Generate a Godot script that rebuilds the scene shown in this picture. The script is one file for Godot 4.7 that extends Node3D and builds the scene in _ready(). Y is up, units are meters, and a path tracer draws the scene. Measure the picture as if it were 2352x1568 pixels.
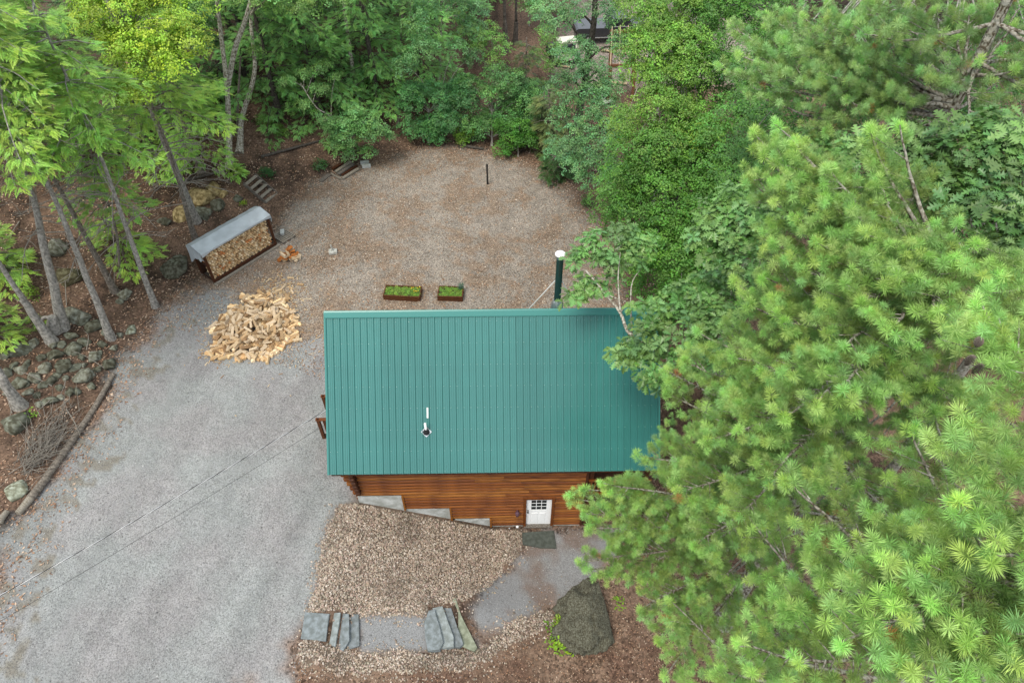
extends Node3D
# A drone view of a log cabin with a green metal roof in a wooded clearing, bright overcast day.
# Pixels below are in a 2352 x 1568 frame; a pixel gives a direction only, distances come from the ground or from the thing touched.
const FOC := 1568.0
const PITCH := 0.81803
const CAM := Vector3(0, 24.66, 0)
const YAW := 0.01556
const EAVE := Vector3(-6.252, 4.54, -12.611)
var rng := RandomNumberGenerator.new()
var fwd := Vector3(0, -sin(PITCH), -cos(PITCH))
var upv := Vector3(0, cos(PITCH), -sin(PITCH))
var nz := FastNoiseLite.new()
var nz2 := FastNoiseLite.new()
var used := {}
var M := {}
var spray := {}
var tex := {}

# ---------------------------------------------------------------- pixels to directions
func ray(u: float, v: float) -> Vector3:
	return fwd + Vector3((u - 1176.0) / FOC, 0, 0) + upv * ((784.0 - v) / FOC)

func at_y(u: float, v: float, y: float) -> Vector3:
	var r := ray(u, v)
	return CAM + r * ((y - CAM.y) / r.y)

func at_d(u: float, v: float, d: float) -> Vector3:
	return CAM + ray(u, v) * d

func at_r(u: float, v: float, r: float) -> Vector3:
	var q := ray(u, v)
	return CAM + q * (r / Vector2(q.x, q.z).length())

func ground(u: float, v: float) -> Vector3:
	var y := 2.0
	var p := at_y(u, v, y)
	for i in 14:
		y = lerpf(y, height(p.x, p.z), 0.8)
		p = at_y(u, v, y)
	p.y = height(p.x, p.z)
	return p

func uv(p: Vector3) -> Vector2:
	var q := p - CAM
	var d := q.dot(fwd)
	return Vector2(1176.0 + FOC * q.x / d, 784.0 - FOC * q.dot(upv) / d)

func rf(a: float, b: float) -> float:
	return rng.randf_range(a, b)

func rdir() -> Vector3:
	var y := rf(-1, 1)
	var a := rf(0, TAU)
	var s := sqrt(1.0 - y * y)
	return Vector3(cos(a) * s, y, sin(a) * s)

# ---------------------------------------------------------------- terrain height
var OPEN := PackedVector2Array([Vector2(-17.7, 6), Vector2(-17.6, -12), Vector2(-17.3, -24), Vector2(-14.8, -31), Vector2(-8.6, -36.8), Vector2(-4.8, -38.3), Vector2(2.2, -36), Vector2(4.8, -30), Vector2(6, -20), Vector2(22, -14), Vector2(22, 6)])

func sdist(poly: PackedVector2Array, p: Vector2) -> float:
	# signed distance, negative inside
	var best := 1e9
	var inside := false
	var n := poly.size()
	var a := poly[n - 1]
	for i in n:
		var b := poly[i]
		var ab := b - a
		var t := clampf((p - a).dot(ab) / ab.length_squared(), 0.0, 1.0)
		best = minf(best, (p - a - ab * t).length_squared())
		if (a.y > p.y) != (b.y > p.y) and p.x < (b.x - a.x) * (p.y - a.y) / (b.y - a.y) + a.x:
			inside = not inside
		a = b
	return -sqrt(best) if inside else sqrt(best)

func pw(x: float, xs: Array, ys: Array) -> float:
	if x <= xs[0]:
		return ys[0]
	for i in range(1, xs.size()):
		if x < xs[i]:
			return lerpf(ys[i - 1], ys[i], (x - xs[i - 1]) / (xs[i] - xs[i - 1]))
	return ys[-1]

func height(x: float, z: float) -> float:
	var h := 2.0
	if z > -22.0 and x > -7.6:
		var wall := pw(x, [-5.75, -0.8, 30.0], [2.0, 0.0, 0.0])
		var steps := pw(x, [-6.05, -5.15, -3.0, -1.3, 1.4, 30.0], [2.0, 1.52, 1.46, 0.95, 0.02, 0.25])
		var front := lerpf(wall, steps, smoothstep(-11.6, -9.2, z))
		if z < -13.3:
			if x < 2.2:
				front = lerpf(front, 2.0, smoothstep(-13.3, -14.3, z))
			else:
				front = lerpf(front, 2.0, smoothstep(-16.5, -21.5, z))
				if x < 2.8:
					front = lerpf(lerpf(wall, 2.0, smoothstep(-13.3, -14.3, z)), front, (x - 2.2) / 0.6)
		h = front
	var away := sdist(OPEN, Vector2(x, z)) if x < -16.0 or z < -28.0 or x > 4.0 else -1.0
	if away > 0.0 and z < -10.0 or away > 0.0 and x < -10.0:
		var k := lerpf(0.3, 0.05, smoothstep(-9.0, -2.0, x))
		h += minf(away * k, 2.6 + 0.03 * away)
	if x > -16.0 and away < -0.5 or x > -16.0:
		h += nz.get_noise_2d(x * 6.0, z * 6.0) * 0.03
	else:
		h += nz.get_noise_2d(x * 9.0, z * 9.0) * 0.14 + nz2.get_noise_2d(x * 30.0, z * 30.0) * 0.05
	return h

# ---------------------------------------------------------------- nodes
func numbered(called: String) -> String:
	var n: int = used.get(called, 0)
	used[called] = n + 1
	return called if n == 0 else "%s_%03d" % [called, n]

func tag(o: Node, label: String, category: String, group := "") -> Node:
	o.set_meta("label", label)
	o.set_meta("category", category)
	if group:
		o.set_meta("group", group)
	return o

func thing(called: String, label: String, category: String, at := Vector3.ZERO, group := "") -> Node3D:
	var o := Node3D.new()
	o.name = numbered(called)
	add_child(o)
	o.position = at
	tag(o, label, category, group)
	return o

func obj(called: String, mesh: Mesh, m: Material, parent: Node = null, xf := Transform3D.IDENTITY) -> MeshInstance3D:
	var o := MeshInstance3D.new()
	o.name = numbered(called) if parent == null else called
	o.mesh = mesh
	o.material_override = m
	(self if parent == null else parent).add_child(o, true)
	o.transform = xf
	return o

func multi(called: String, mesh: Mesh, m: Material, xfs: Array, cols: Array, parent: Node = null) -> MultiMeshInstance3D:
	var mm := MultiMesh.new()
	mm.transform_format = MultiMesh.TRANSFORM_3D
	mm.use_colors = true
	mm.mesh = mesh
	mm.instance_count = xfs.size()
	for i in xfs.size():
		mm.set_instance_transform(i, xfs[i])
		mm.set_instance_color(i, cols[i])
	var o := MultiMeshInstance3D.new()
	o.name = numbered(called) if parent == null else called
	o.multimesh = mm
	o.material_override = m
	(self if parent == null else parent).add_child(o, true)
	return o

# ---------------------------------------------------------------- shapes
func begin(smooth := true) -> SurfaceTool:
	var st := SurfaceTool.new()
	st.begin(Mesh.PRIMITIVE_TRIANGLES)
	st.set_smooth_group(0 if smooth else -1)
	return st

func done(st: SurfaceTool) -> ArrayMesh:
	st.generate_normals()
	return st.commit()

func tri(st: SurfaceTool, a: Vector3, b: Vector3, c: Vector3) -> void:
	st.add_vertex(a)
	st.add_vertex(b)
	st.add_vertex(c)

func quad(st: SurfaceTool, a: Vector3, b: Vector3, c: Vector3, d: Vector3) -> void:
	tri(st, a, b, c)
	tri(st, a, c, d)

# a box with chamfered edges: c centre, s full size
func bx(st: SurfaceTool, c: Vector3, s: Vector3, basis := Basis.IDENTITY, ch := 0.006) -> void:
	st.set_smooth_group(-1)
	var h := s * 0.5
	ch = minf(ch, minf(h.x, minf(h.y, h.z)) * 0.6)
	var k := h - Vector3.ONE * ch
	for ax in 3:
		var b := (ax + 1) % 3
		var d := (ax + 2) % 3
		for sg in [-1.0, 1.0]:
			var q := []
			for e in [[-1, -1], [1, -1], [1, 1], [-1, 1]]:
				var v := Vector3.ZERO
				v[ax] = h[ax] * sg
				v[b] = k[b] * e[0]
				v[d] = k[d] * e[1]
				q.append(c + basis * v)
			if sg > 0:
				quad(st, q[3], q[2], q[1], q[0])
			else:
				quad(st, q[0], q[1], q[2], q[3])
		# chamfers along axis ax
		for e in [[-1, -1], [1, -1], [1, 1], [-1, 1]]:
			var q := []
			for w in [[-1.0, 0], [1.0, 0], [1.0, 1], [-1.0, 1]]:
				var v := Vector3.ZERO
				v[ax] = k[ax] * w[0]
				v[b] = (h[b] if w[1] == 0 else k[b]) * e[0]
				v[d] = (k[d] if w[1] == 0 else h[d]) * e[1]
				q.append(c + basis * v)
			if e[0] * e[1] > 0:
				quad(st, q[0], q[1], q[2], q[3])
			else:
				quad(st, q[3], q[2], q[1], q[0])
	for sx in [-1.0, 1.0]:
		for sy in [-1.0, 1.0]:
			for sz in [-1.0, 1.0]:
				var a := c + basis * Vector3(h.x * sx, k.y * sy, k.z * sz)
				var b2 := c + basis * Vector3(k.x * sx, h.y * sy, k.z * sz)
				var d2 := c + basis * Vector3(k.x * sx, k.y * sy, h.z * sz)
				if sx * sy * sz > 0:
					tri(st, a, d2, b2)
				else:
					tri(st, a, b2, d2)

func boxmesh(s: Vector3, ch := 0.006) -> ArrayMesh:
	var st := begin(false)
	bx(st, Vector3.ZERO, s, Basis.IDENTITY, ch)
	return done(st)

# a bar between two points
func bar(st: SurfaceTool, a: Vector3, b: Vector3, w: float, hgt: float, ch := 0.004) -> void:
	bx(st, (a + b) * 0.5, Vector3(w, hgt, a.distance_to(b)), facing(b - a), ch)

func facing(d: Vector3) -> Basis:
	var z := d.normalized()
	var x := Vector3.UP.cross(z)
	x = Vector3.RIGHT if x.length() < 0.01 else x.normalized()
	return Basis(x, z.cross(x), z)

func tube(st: SurfaceTool, pts: Array, rad: Array, sides := 8, cap := true) -> void:
	st.set_smooth_group(0)
	var prev := []
	var last := Vector3.RIGHT
	for i in pts.size():
		var d: Vector3 = (pts[mini(i + 1, pts.size() - 1)] - pts[maxi(i - 1, 0)]).normalized()
		var x := (last - d * last.dot(d))
		if x.length() < 0.05:
			x = Vector3.FORWARD - d * Vector3.FORWARD.dot(d)
		x = x.normalized()
		last = x
		var y := d.cross(x)
		var ring := []
		for k in sides:
			var a := TAU * k / sides
			ring.append(pts[i] + (x * cos(a) + y * sin(a)) * rad[i])
		if i > 0:
			for k in sides:
				var n := (k + 1) % sides
				quad(st, prev[k], ring[k], ring[n], prev[n])
		elif cap:
			st.set_smooth_group(-1)
			for k in range(1, sides - 1):
				tri(st, ring[0], ring[k], ring[k + 1])
			st.set_smooth_group(0)
		prev = ring
	if cap:
		st.set_smooth_group(-1)
		for k in range(1, sides - 1):
			tri(st, prev[0], prev[k + 1], prev[k])
		st.set_smooth_group(0)

func curve(keys: Array, n: int) -> Array:
	# smooth points through key points
	var out := []
	for i in keys.size() - 1:
		var p0: Vector3 = keys[maxi(i - 1, 0)]
		var p1: Vector3 = keys[i]
		var p2: Vector3 = keys[i + 1]
		var p3: Vector3 = keys[mini(i + 2, keys.size() - 1)]
		for k in n:
			out.append(p1.cubic_interpolate(p2, p0, p3, float(k) / n))
	out.append(keys[-1])
	return out

func taper(n: int, r0: float, r1: float, flare := 0.0) -> Array:
	var out := []
	for i in n:
		var t := float(i) / maxi(n - 1, 1)
		out.append(lerpf(r0, r1, t) + flare * pow(1.0 - t, 14.0))
	return out

# lumpy stone; size = half extents
func rock_mesh(sz: Vector3, seed_: int, rough := 0.22, cuts := 5, level := 2) -> ArrayMesh:
	var t := (1.0 + sqrt(5.0)) / 2.0
	var vs := [Vector3(-1, t, 0), Vector3(1, t, 0), Vector3(-1, -t, 0), Vector3(1, -t, 0), Vector3(0, -1, t), Vector3(0, 1, t), Vector3(0, -1, -t), Vector3(0, 1, -t), Vector3(t, 0, -1), Vector3(t, 0, 1), Vector3(-t, 0, -1), Vector3(-t, 0, 1)]
	for i in vs.size():
		vs[i] = vs[i].normalized()
	var fs := [[0, 11, 5], [0, 5, 1], [0, 1, 7], [0, 7, 10], [0, 10, 11], [1, 5, 9], [5, 11, 4], [11, 10, 2], [10, 7, 6], [7, 1, 8], [3, 9, 4], [3, 4, 2], [3, 2, 6], [3, 6, 8], [3, 8, 9], [4, 9, 5], [2, 4, 11], [6, 2, 10], [8, 6, 7], [9, 8, 1]]
	for l in level:
		var mid := {}
		var nf := []
		for f in fs:
			var m := []
			for e in 3:
				var i: int = mini(f[e], f[(e + 1) % 3])
				var j: int = maxi(f[e], f[(e + 1) % 3])
				var key := i * 100000 + j
				if not mid.has(key):
					mid[key] = vs.size()
					vs.append(((vs[i] + vs[j]) * 0.5).normalized())
				m.append(mid[key])
			nf.append([f[0], m[0], m[2]])
			nf.append([f[1], m[1], m[0]])
			nf.append([f[2], m[2], m[1]])
			nf.append(m)
		fs = nf
	var r2 := RandomNumberGenerator.new()
	r2.seed = seed_
	var planes := []
	for c in cuts:
		var d := Vector3(r2.randf_range(-1, 1), r2.randf_range(-0.5, 1), r2.randf_range(-1, 1)).normalized()
		planes.append([d, r2.randf_range(0.5, 0.8)])
	for i in vs.size():
		var v: Vector3 = vs[i]
		v *= 1.0 + rough * (nz.get_noise_3d(v.x * 55.0 + seed_ * 37.0, v.y * 55.0, v.z * 55.0) + 0.45 * nz.get_noise_3d(v.x * 160.0 + seed_ * 17.0, v.y * 160.0, v.z * 160.0))
		for p in planes:
			var over: float = v.dot(p[0]) - p[1]
			if over > 0:
				v -= p[0] * over * 0.94
		vs[i] = v * sz
	var st := begin(level > 1)
	for f in fs:
		tri(st, vs[f[0]], vs[f[2]], vs[f[1]])
	return done(st)

# flat slab with an irregular outline (world xz points), from y0 up to y1
func slab(st: SurfaceTool, pts: Array, y0: float, y1: float, bevel := 0.02) -> void:
	st.set_smooth_group(-1)
	var c := Vector3.ZERO
	for p in pts:
		c += p
	c /= pts.size()
	c.y = 0
	var n := pts.size()
	var area := 0.0
	for i in n:
		area += pts[i].x * pts[(i + 1) % n].z - pts[(i + 1) % n].x * pts[i].z
	var q := pts.duplicate()
	if area < 0:
		q.reverse()
	var top := []
	var edge := []
	var low := []
	for p in q:
		var f := Vector3(p.x, 0, p.z)
		top.append(c + (f - c) * (1.0 - bevel / maxf(0.1, (f - c).length())) + Vector3.UP * (y1 + rf(-0.006, 0.006)))
		edge.append(f + Vector3.UP * (y1 - bevel * 0.8))
		low.append(f + Vector3.UP * y0 + (f - c).normalized() * rf(-0.02, 0.02))
	for i in n:
		var j := (i + 1) % n
		tri(st, c + Vector3.UP * y1, top[i], top[j])
		quad(st, top[i], edge[i], edge[j], top[j])
		quad(st, edge[i], low[i], low[j], edge[j])

# ---------------------------------------------------------------- materials
func noise_tex(key: String, freq: float, ramp: Array, size := 512, kind := FastNoiseLite.TYPE_SIMPLEX_SMOOTH, normal := 0.0, oct := 4) -> NoiseTexture2D:
	if tex.has(key):
		return tex[key]
	var f := FastNoiseLite.new()
	f.seed = hash(key) % 10000
	f.noise_type = kind
	f.frequency = freq
	f.fractal_octaves = oct
	if kind == FastNoiseLite.TYPE_CELLULAR:
		f.cellular_return_type = FastNoiseLite.RETURN_CELL_VALUE
		f.fractal_type = FastNoiseLite.FRACTAL_NONE if oct <= 1 else FastNoiseLite.FRACTAL_FBM
	var t := NoiseTexture2D.new()
	t.width = size
	t.height = size
	t.seamless = true
	t.noise = f
	if normal > 0.0:
		t.as_normal_map = true
		t.bump_strength = normal
	else:
		var g := Gradient.new()
		g.offsets = PackedFloat32Array(ramp.map(func(e): return e[0]))
		g.colors = PackedColorArray(ramp.map(func(e): return e[1]))
		t.color_ramp = g
	tex[key] = t
	return t

func lin(r: float, g: float, b: float) -> Color:
	return Color(r, g, b).linear_to_srgb()

func mat(key: String, c: Color, rough := 0.85, spec := 0.4, metal := 0.0) -> StandardMaterial3D:
	var m := StandardMaterial3D.new()
	m.resource_name = key
	m.albedo_color = c
	m.roughness = rough
	m.metallic = metal
	m.metallic_specular = spec
	m.cull_mode = BaseMaterial3D.CULL_DISABLED
	M[key] = m
	return m

func textured(m: StandardMaterial3D, t: Texture2D, scale: Vector3, normal: Texture2D = null, strength := 1.0, world := true) -> StandardMaterial3D:
	m.albedo_texture = t
	m.uv1_triplanar = true
	m.uv1_world_triplanar = world
	m.uv1_scale = scale
	if normal:
		m.normal_enabled = true
		m.normal_texture = normal
		m.normal_scale = strength
	return m

func grey(a: float) -> Color:
	return Color(a, a, a)

func make_materials() -> void:
	var T := FastNoiseLite.TYPE_CELLULAR
	var grain := noise_tex("grain", 0.28, [[0.0, grey(0.66)], [0.35, grey(0.84)], [0.7, grey(0.94)], [1.0, grey(1.0)]], 1024, T, 0.0, 2)
	var grain_n := noise_tex("grain_n", 0.28, [], 1024, T, 3.0, 2)
	var coarse := noise_tex("coarse", 0.12, [[0.0, grey(0.42)], [0.35, grey(0.72)], [0.7, grey(0.88)], [1.0, grey(1.0)]], 1024, T, 0.0, 2)
	var wood := noise_tex("wood", 0.02, [[0.0, Color(0.4, 0.34, 0.3)], [0.3, Color(0.7, 0.65, 0.6)], [0.55, Color(0.9, 0.88, 0.86)], [1.0, grey(1.0)]], 512, FastNoiseLite.TYPE_SIMPLEX_SMOOTH, 0.0, 5)
	var bark := noise_tex("bark", 0.03, [[0.0, grey(0.38)], [0.45, grey(0.7)], [1.0, grey(1.0)]], 512, FastNoiseLite.TYPE_SIMPLEX_SMOOTH, 0.0, 5)
	var bark_n := noise_tex("bark_n", 0.05, [], 512, FastNoiseLite.TYPE_SIMPLEX_SMOOTH, 6.0, 4)
	var mottle := noise_tex("mottle", 0.035, [[0.25, Color(0.42, 0.38, 0.33)], [0.45, Color(0.68, 0.65, 0.6)], [0.55, Color(0.95, 0.95, 0.92)], [0.8, grey(1.0)]], 512, FastNoiseLite.TYPE_SIMPLEX_SMOOTH, 0.0, 5)
	var blotch := noise_tex("blotch", 0.012, [[0.2, Color(0.8, 0.8, 0.78)], [0.5, Color(0.9, 0.9, 0.89)], [0.8, grey(1.0)]], 512, FastNoiseLite.TYPE_SIMPLEX_SMOOTH, 0.0, 6)
	var stone_n := noise_tex("stone_n", 0.03, [], 512, FastNoiseLite.TYPE_SIMPLEX_SMOOTH, 5.0, 5)
	for k in [["gravel", grain, 0.1], ["yard", coarse, 0.22], ["litter", coarse, 0.12], ["fine", grain, 0.16]]:
		var g := textured(mat(k[0], Color.WHITE, 0.95, 0.25), k[1], Vector3.ONE * k[2], grain_n, 0.8)
		g.vertex_color_use_as_albedo = true
	for k in ["stone", "flake", "chip"]:
		var g := mat(k, Color.WHITE, 0.85, 0.35)
		g.vertex_color_use_as_albedo = true
	# roof and metal
	for k in 3:
		textured(mat("roof%d" % k, lin(0.042 * [1.0, 0.93, 1.06][k], 0.195 * [1.0, 0.95, 1.04][k], 0.18 * [1.0, 0.95, 1.04][k]), 0.24, 0.55), noise_tex("roof_t", 0.004, [[0.2, grey(0.93)], [0.8, grey(1.0)]], 512, FastNoiseLite.TYPE_SIMPLEX_SMOOTH, 0.0, 4), Vector3(0.12, 0.12, 0.12), null, 1.0, false)
	mat("trim", lin(0.04, 0.2, 0.18), 0.3, 0.5)
	mat("pipe_green", lin(0.035, 0.085, 0.075), 0.18, 0.6, 0.55)
	mat("steel", lin(0.55, 0.57, 0.58), 0.3, 0.5, 0.85)
	mat("screw", lin(0.45, 0.6, 0.55), 0.3, 0.5, 0.6)
	mat("white", lin(0.85, 0.86, 0.86), 0.5)
	mat("pvc", lin(0.8, 0.8, 0.8), 0.35)
	mat("brace", lin(0.62, 0.62, 0.6), 0.5)
	mat("black", lin(0.012, 0.012, 0.013), 0.5)
	mat("rubber", lin(0.02, 0.02, 0.022), 0.6)
	mat("glass", lin(0.012, 0.016, 0.02), 0.06, 0.6)
	mat("lantern", lin(0.1, 0.05, 0.07), 0.4, 0.5)
	# wood
	for k in [["log0", 0.27, 0.088, 0.012], ["log1", 0.2, 0.06, 0.009], ["log2", 0.32, 0.12, 0.018], ["log3", 0.24, 0.074, 0.011], ["log4", 0.15, 0.045, 0.008], ["log5", 0.36, 0.14, 0.022]]:
		textured(mat(k[0], lin(k[1], k[2], k[3]), 0.5, 0.4), wood, Vector3(0.12, 1.6, 1.6), null, 1.0, false)
	textured(mat("brown", lin(0.085, 0.03, 0.012), 0.6), wood, Vector3(0.6, 2.0, 2.0), null, 1.0, false)
	textured(mat("darkwood", lin(0.055, 0.024, 0.013), 0.7), wood, Vector3(0.6, 2.0, 2.0), null, 1.0, false)
	textured(mat("planter", lin(0.13, 0.045, 0.014), 0.6), wood, Vector3(0.4, 3.0, 3.0), null, 1.0, false)
	textured(mat("grey_wood", lin(0.36, 0.345, 0.3), 0.85), wood, Vector3(1.0, 3.0, 3.0), null, 1.0, false)
	textured(mat("dark_grey_wood", lin(0.2, 0.19, 0.175), 0.85), wood, Vector3(1.0, 3.0, 3.0), null, 1.0, false)
	textured(mat("lumber", lin(0.6, 0.48, 0.33), 0.75), wood, Vector3(1.0, 3.0, 3.0), null, 1.0, false)
	textured(mat("treated", lin(0.26, 0.13, 0.07), 0.75), wood, Vector3(1.0, 3.0, 3.0), null, 1.0, false)
	for k in [["split0", 0.7, 0.56, 0.37], ["split1", 0.6, 0.43, 0.25], ["split2", 0.78, 0.66, 0.49], ["split3", 0.42, 0.28, 0.16], ["split4", 0.52, 0.2, 0.055]]:
		textured(mat(k[0], lin(k[1], k[2], k[3]), 0.85, 0.3), wood, Vector3(7.0, 7.0, 1.2), null, 1.0, false)
	# concrete, stone
	textured(mat("concrete", lin(0.5, 0.52, 0.51), 0.9, 0.3), blotch, Vector3.ONE * 0.35, stone_n, 0.2)
	textured(mat("concrete_pale", lin(0.48, 0.48, 0.45), 0.9, 0.3), blotch, Vector3.ONE * 0.9, stone_n, 0.3)
	for k in [["slate0", 0.215, 0.245, 0.26], ["slate1", 0.28, 0.315, 0.32], ["slate2", 0.195, 0.22, 0.235], ["slate3", 0.26, 0.285, 0.21], ["slate4", 0.08, 0.092, 0.08]]:
		textured(mat(k[0], lin(k[1], k[2], k[3]), 0.65, 0.35), blotch, Vector3.ONE * 0.8, stone_n, 0.15)
	var lichen := noise_tex("lichen", 0.02, [[0.0, Color(0.42, 0.4, 0.34)], [0.4, Color(0.68, 0.67, 0.61)], [0.55, Color(0.84, 0.84, 0.8)], [0.7, Color(0.97, 1.0, 0.96)], [0.85, grey(1.0)]], 512, FastNoiseLite.TYPE_SIMPLEX_SMOOTH, 0.0, 6)
	for k in [["rock0", 0.205, 0.21, 0.18], ["rock1", 0.15, 0.15, 0.125], ["rock2", 0.27, 0.27, 0.24], ["rock_tan", 0.47, 0.36, 0.2], ["rock_pale", 0.42, 0.44, 0.38], ["rock_moss", 0.16, 0.145, 0.095]]:
		textured(mat(k[0], lin(k[1], k[2], k[3]), 0.95, 0.25), lichen, Vector3.ONE * 0.45, stone_n, 0.45)
	textured(mat("rock_big", lin(0.155, 0.15, 0.125), 0.95, 0.25), lichen, Vector3.ONE * 1.5, stone_n, 0.8)
	# bark
	for k in [["bark_grey", 0.56, 0.53, 0.475], ["bark_brown", 0.34, 0.295, 0.245], ["bark_pale", 0.52, 0.5, 0.45], ["bark_dark", 0.17, 0.15, 0.13], ["bark_lichen", 0.38, 0.365, 0.33]]:
		textured(mat(k[0], lin(k[1], k[2], k[3]), 0.95, 0.2), mottle if k[0] == "bark_pale" or k[0] == "bark_lichen" else bark, Vector3(0.55, 0.3, 0.55), bark_n, 1.0, false)
	textured(mat("twig", lin(0.46, 0.42, 0.36), 0.95, 0.2), bark, Vector3.ONE, null)
	# leaves
	for k in [["leaf", 0.45, Color(0.62, 0.7, 0.36)], ["needle", 0.5, Color(0.55, 0.6, 0.34)], ["oak_leaf", 0.38, Color(0.55, 0.62, 0.35)]]:
		var g := mat(k[0], Color.WHITE, k[1], 0.45)
		g.vertex_color_use_as_albedo = true
		g.backlight_enabled = true
		g.backlight = k[2]
	textured(mat("tarp", lin(0.41, 0.45, 0.475), 0.4, 0.45), noise_tex("tarp_t", 0.01, [[0.2, grey(0.9)], [0.8, grey(1.0)]], 256), Vector3.ONE * 0.5)
	mat("tarp_edge", lin(0.25, 0.28, 0.3), 0.5)
	textured(mat("soil", lin(0.06, 0.042, 0.03), 0.95), coarse, Vector3.ONE)
	textured(mat("cone", lin(0.3, 0.24, 0.2), 0.9), coarse, Vector3.ONE * 4.0)
	mat("cable_black", lin(0.012, 0.012, 0.012), 0.5)
	mat("cable_bare", lin(0.6, 0.6, 0.6), 0.35, 0.5, 0.7)
	mat("truck_paint", lin(0.02, 0.022, 0.028), 0.2, 0.6)
	mat("cream", lin(0.62, 0.58, 0.5), 0.6)

# ---------------------------------------------------------------- ground
var P := {}

func gp(list: Array) -> PackedVector2Array:
	var out := PackedVector2Array()
	for e in list:
		var g := ground(e[0], e[1])
		out.append(Vector2(g.x, g.z))
	return out

func make_polys() -> void:
	P.drive = gp([[-60, 1600], [-30, 1330], [45, 1200], [165, 1020], [262, 885], [300, 800], [368, 712], [470, 662], [540, 690], [700, 780], [760, 770], [840, 900], [850, 1100], [826, 1146], [768, 1165], [738, 1290], [718, 1400], [692, 1470], [684, 1520], [700, 1600]])
	P.bare = gp([[820, 560], [900, 470], [1020, 400], [1130, 400], [1230, 450], [1250, 560], [1180, 660], [900, 670]])
	P.verge = gp([[-30, 1568], [-30, 1330], [45, 1200], [165, 1020], [262, 885], [330, 760], [440, 690], [430, 780], [300, 960], [190, 1130], [90, 1330], [50, 1568]])
	P.yard = gp([[360, 720], [430, 672], [520, 610], [640, 530], [672, 470], [720, 425], [860, 372], [1000, 338], [1120, 348], [1265, 388], [1330, 450], [1372, 500], [1420, 640]])
	P.yard.append_array(PackedVector2Array([Vector2(5.5, -21), Vector2(4.5, -17), Vector2(-5, -15), Vector2(-7, -19)]))
	P.slope = gp([[824, 1148], [1128, 1214], [1205, 1222], [1192, 1262], [1130, 1330], [1066, 1380], [985, 1394], [975, 1412], [825, 1408], [714, 1404], [735, 1290], [768, 1168]])
	P.band = gp([[696, 1478], [755, 1482], [800, 1490], [830, 1498], [980, 1496], [1095, 1490], [1160, 1440], [1268, 1394], [1272, 1428], [1185, 1470], [1085, 1530], [900, 1546], [686, 1532]])
	P.landing = gp([[820, 1408], [985, 1410], [985, 1498], [825, 1502]])
	P.pad = gp([[1085, 1392], [1130, 1345], [1195, 1268], [1208, 1224], [1345, 1212], [1420, 1216], [1400, 1300], [1275, 1390], [1165, 1440], [1098, 1486]])
	P.mulch = gp([[686, 1530], [900, 1540], [1085, 1525], [1185, 1465], [1275, 1425], [1270, 1380], [1345, 1300], [1420, 1216], [1520, 1000]])
	P.mulch.append_array(PackedVector2Array([Vector2(14, -15), Vector2(14, 2), Vector2(-6, 2)]))
	P.neighbour = gp([[1270, 150], [1330, 60], [1300, -10], [1500, -60], [1800, -60], [1800, 120], [1700, 330], [1420, 300], [1370, 220]])

func w_in(poly: PackedVector2Array, q: Vector2, soft: float, wob: float) -> float:
	return smoothstep(soft, -soft, sdist(poly, q) + wob)

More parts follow.
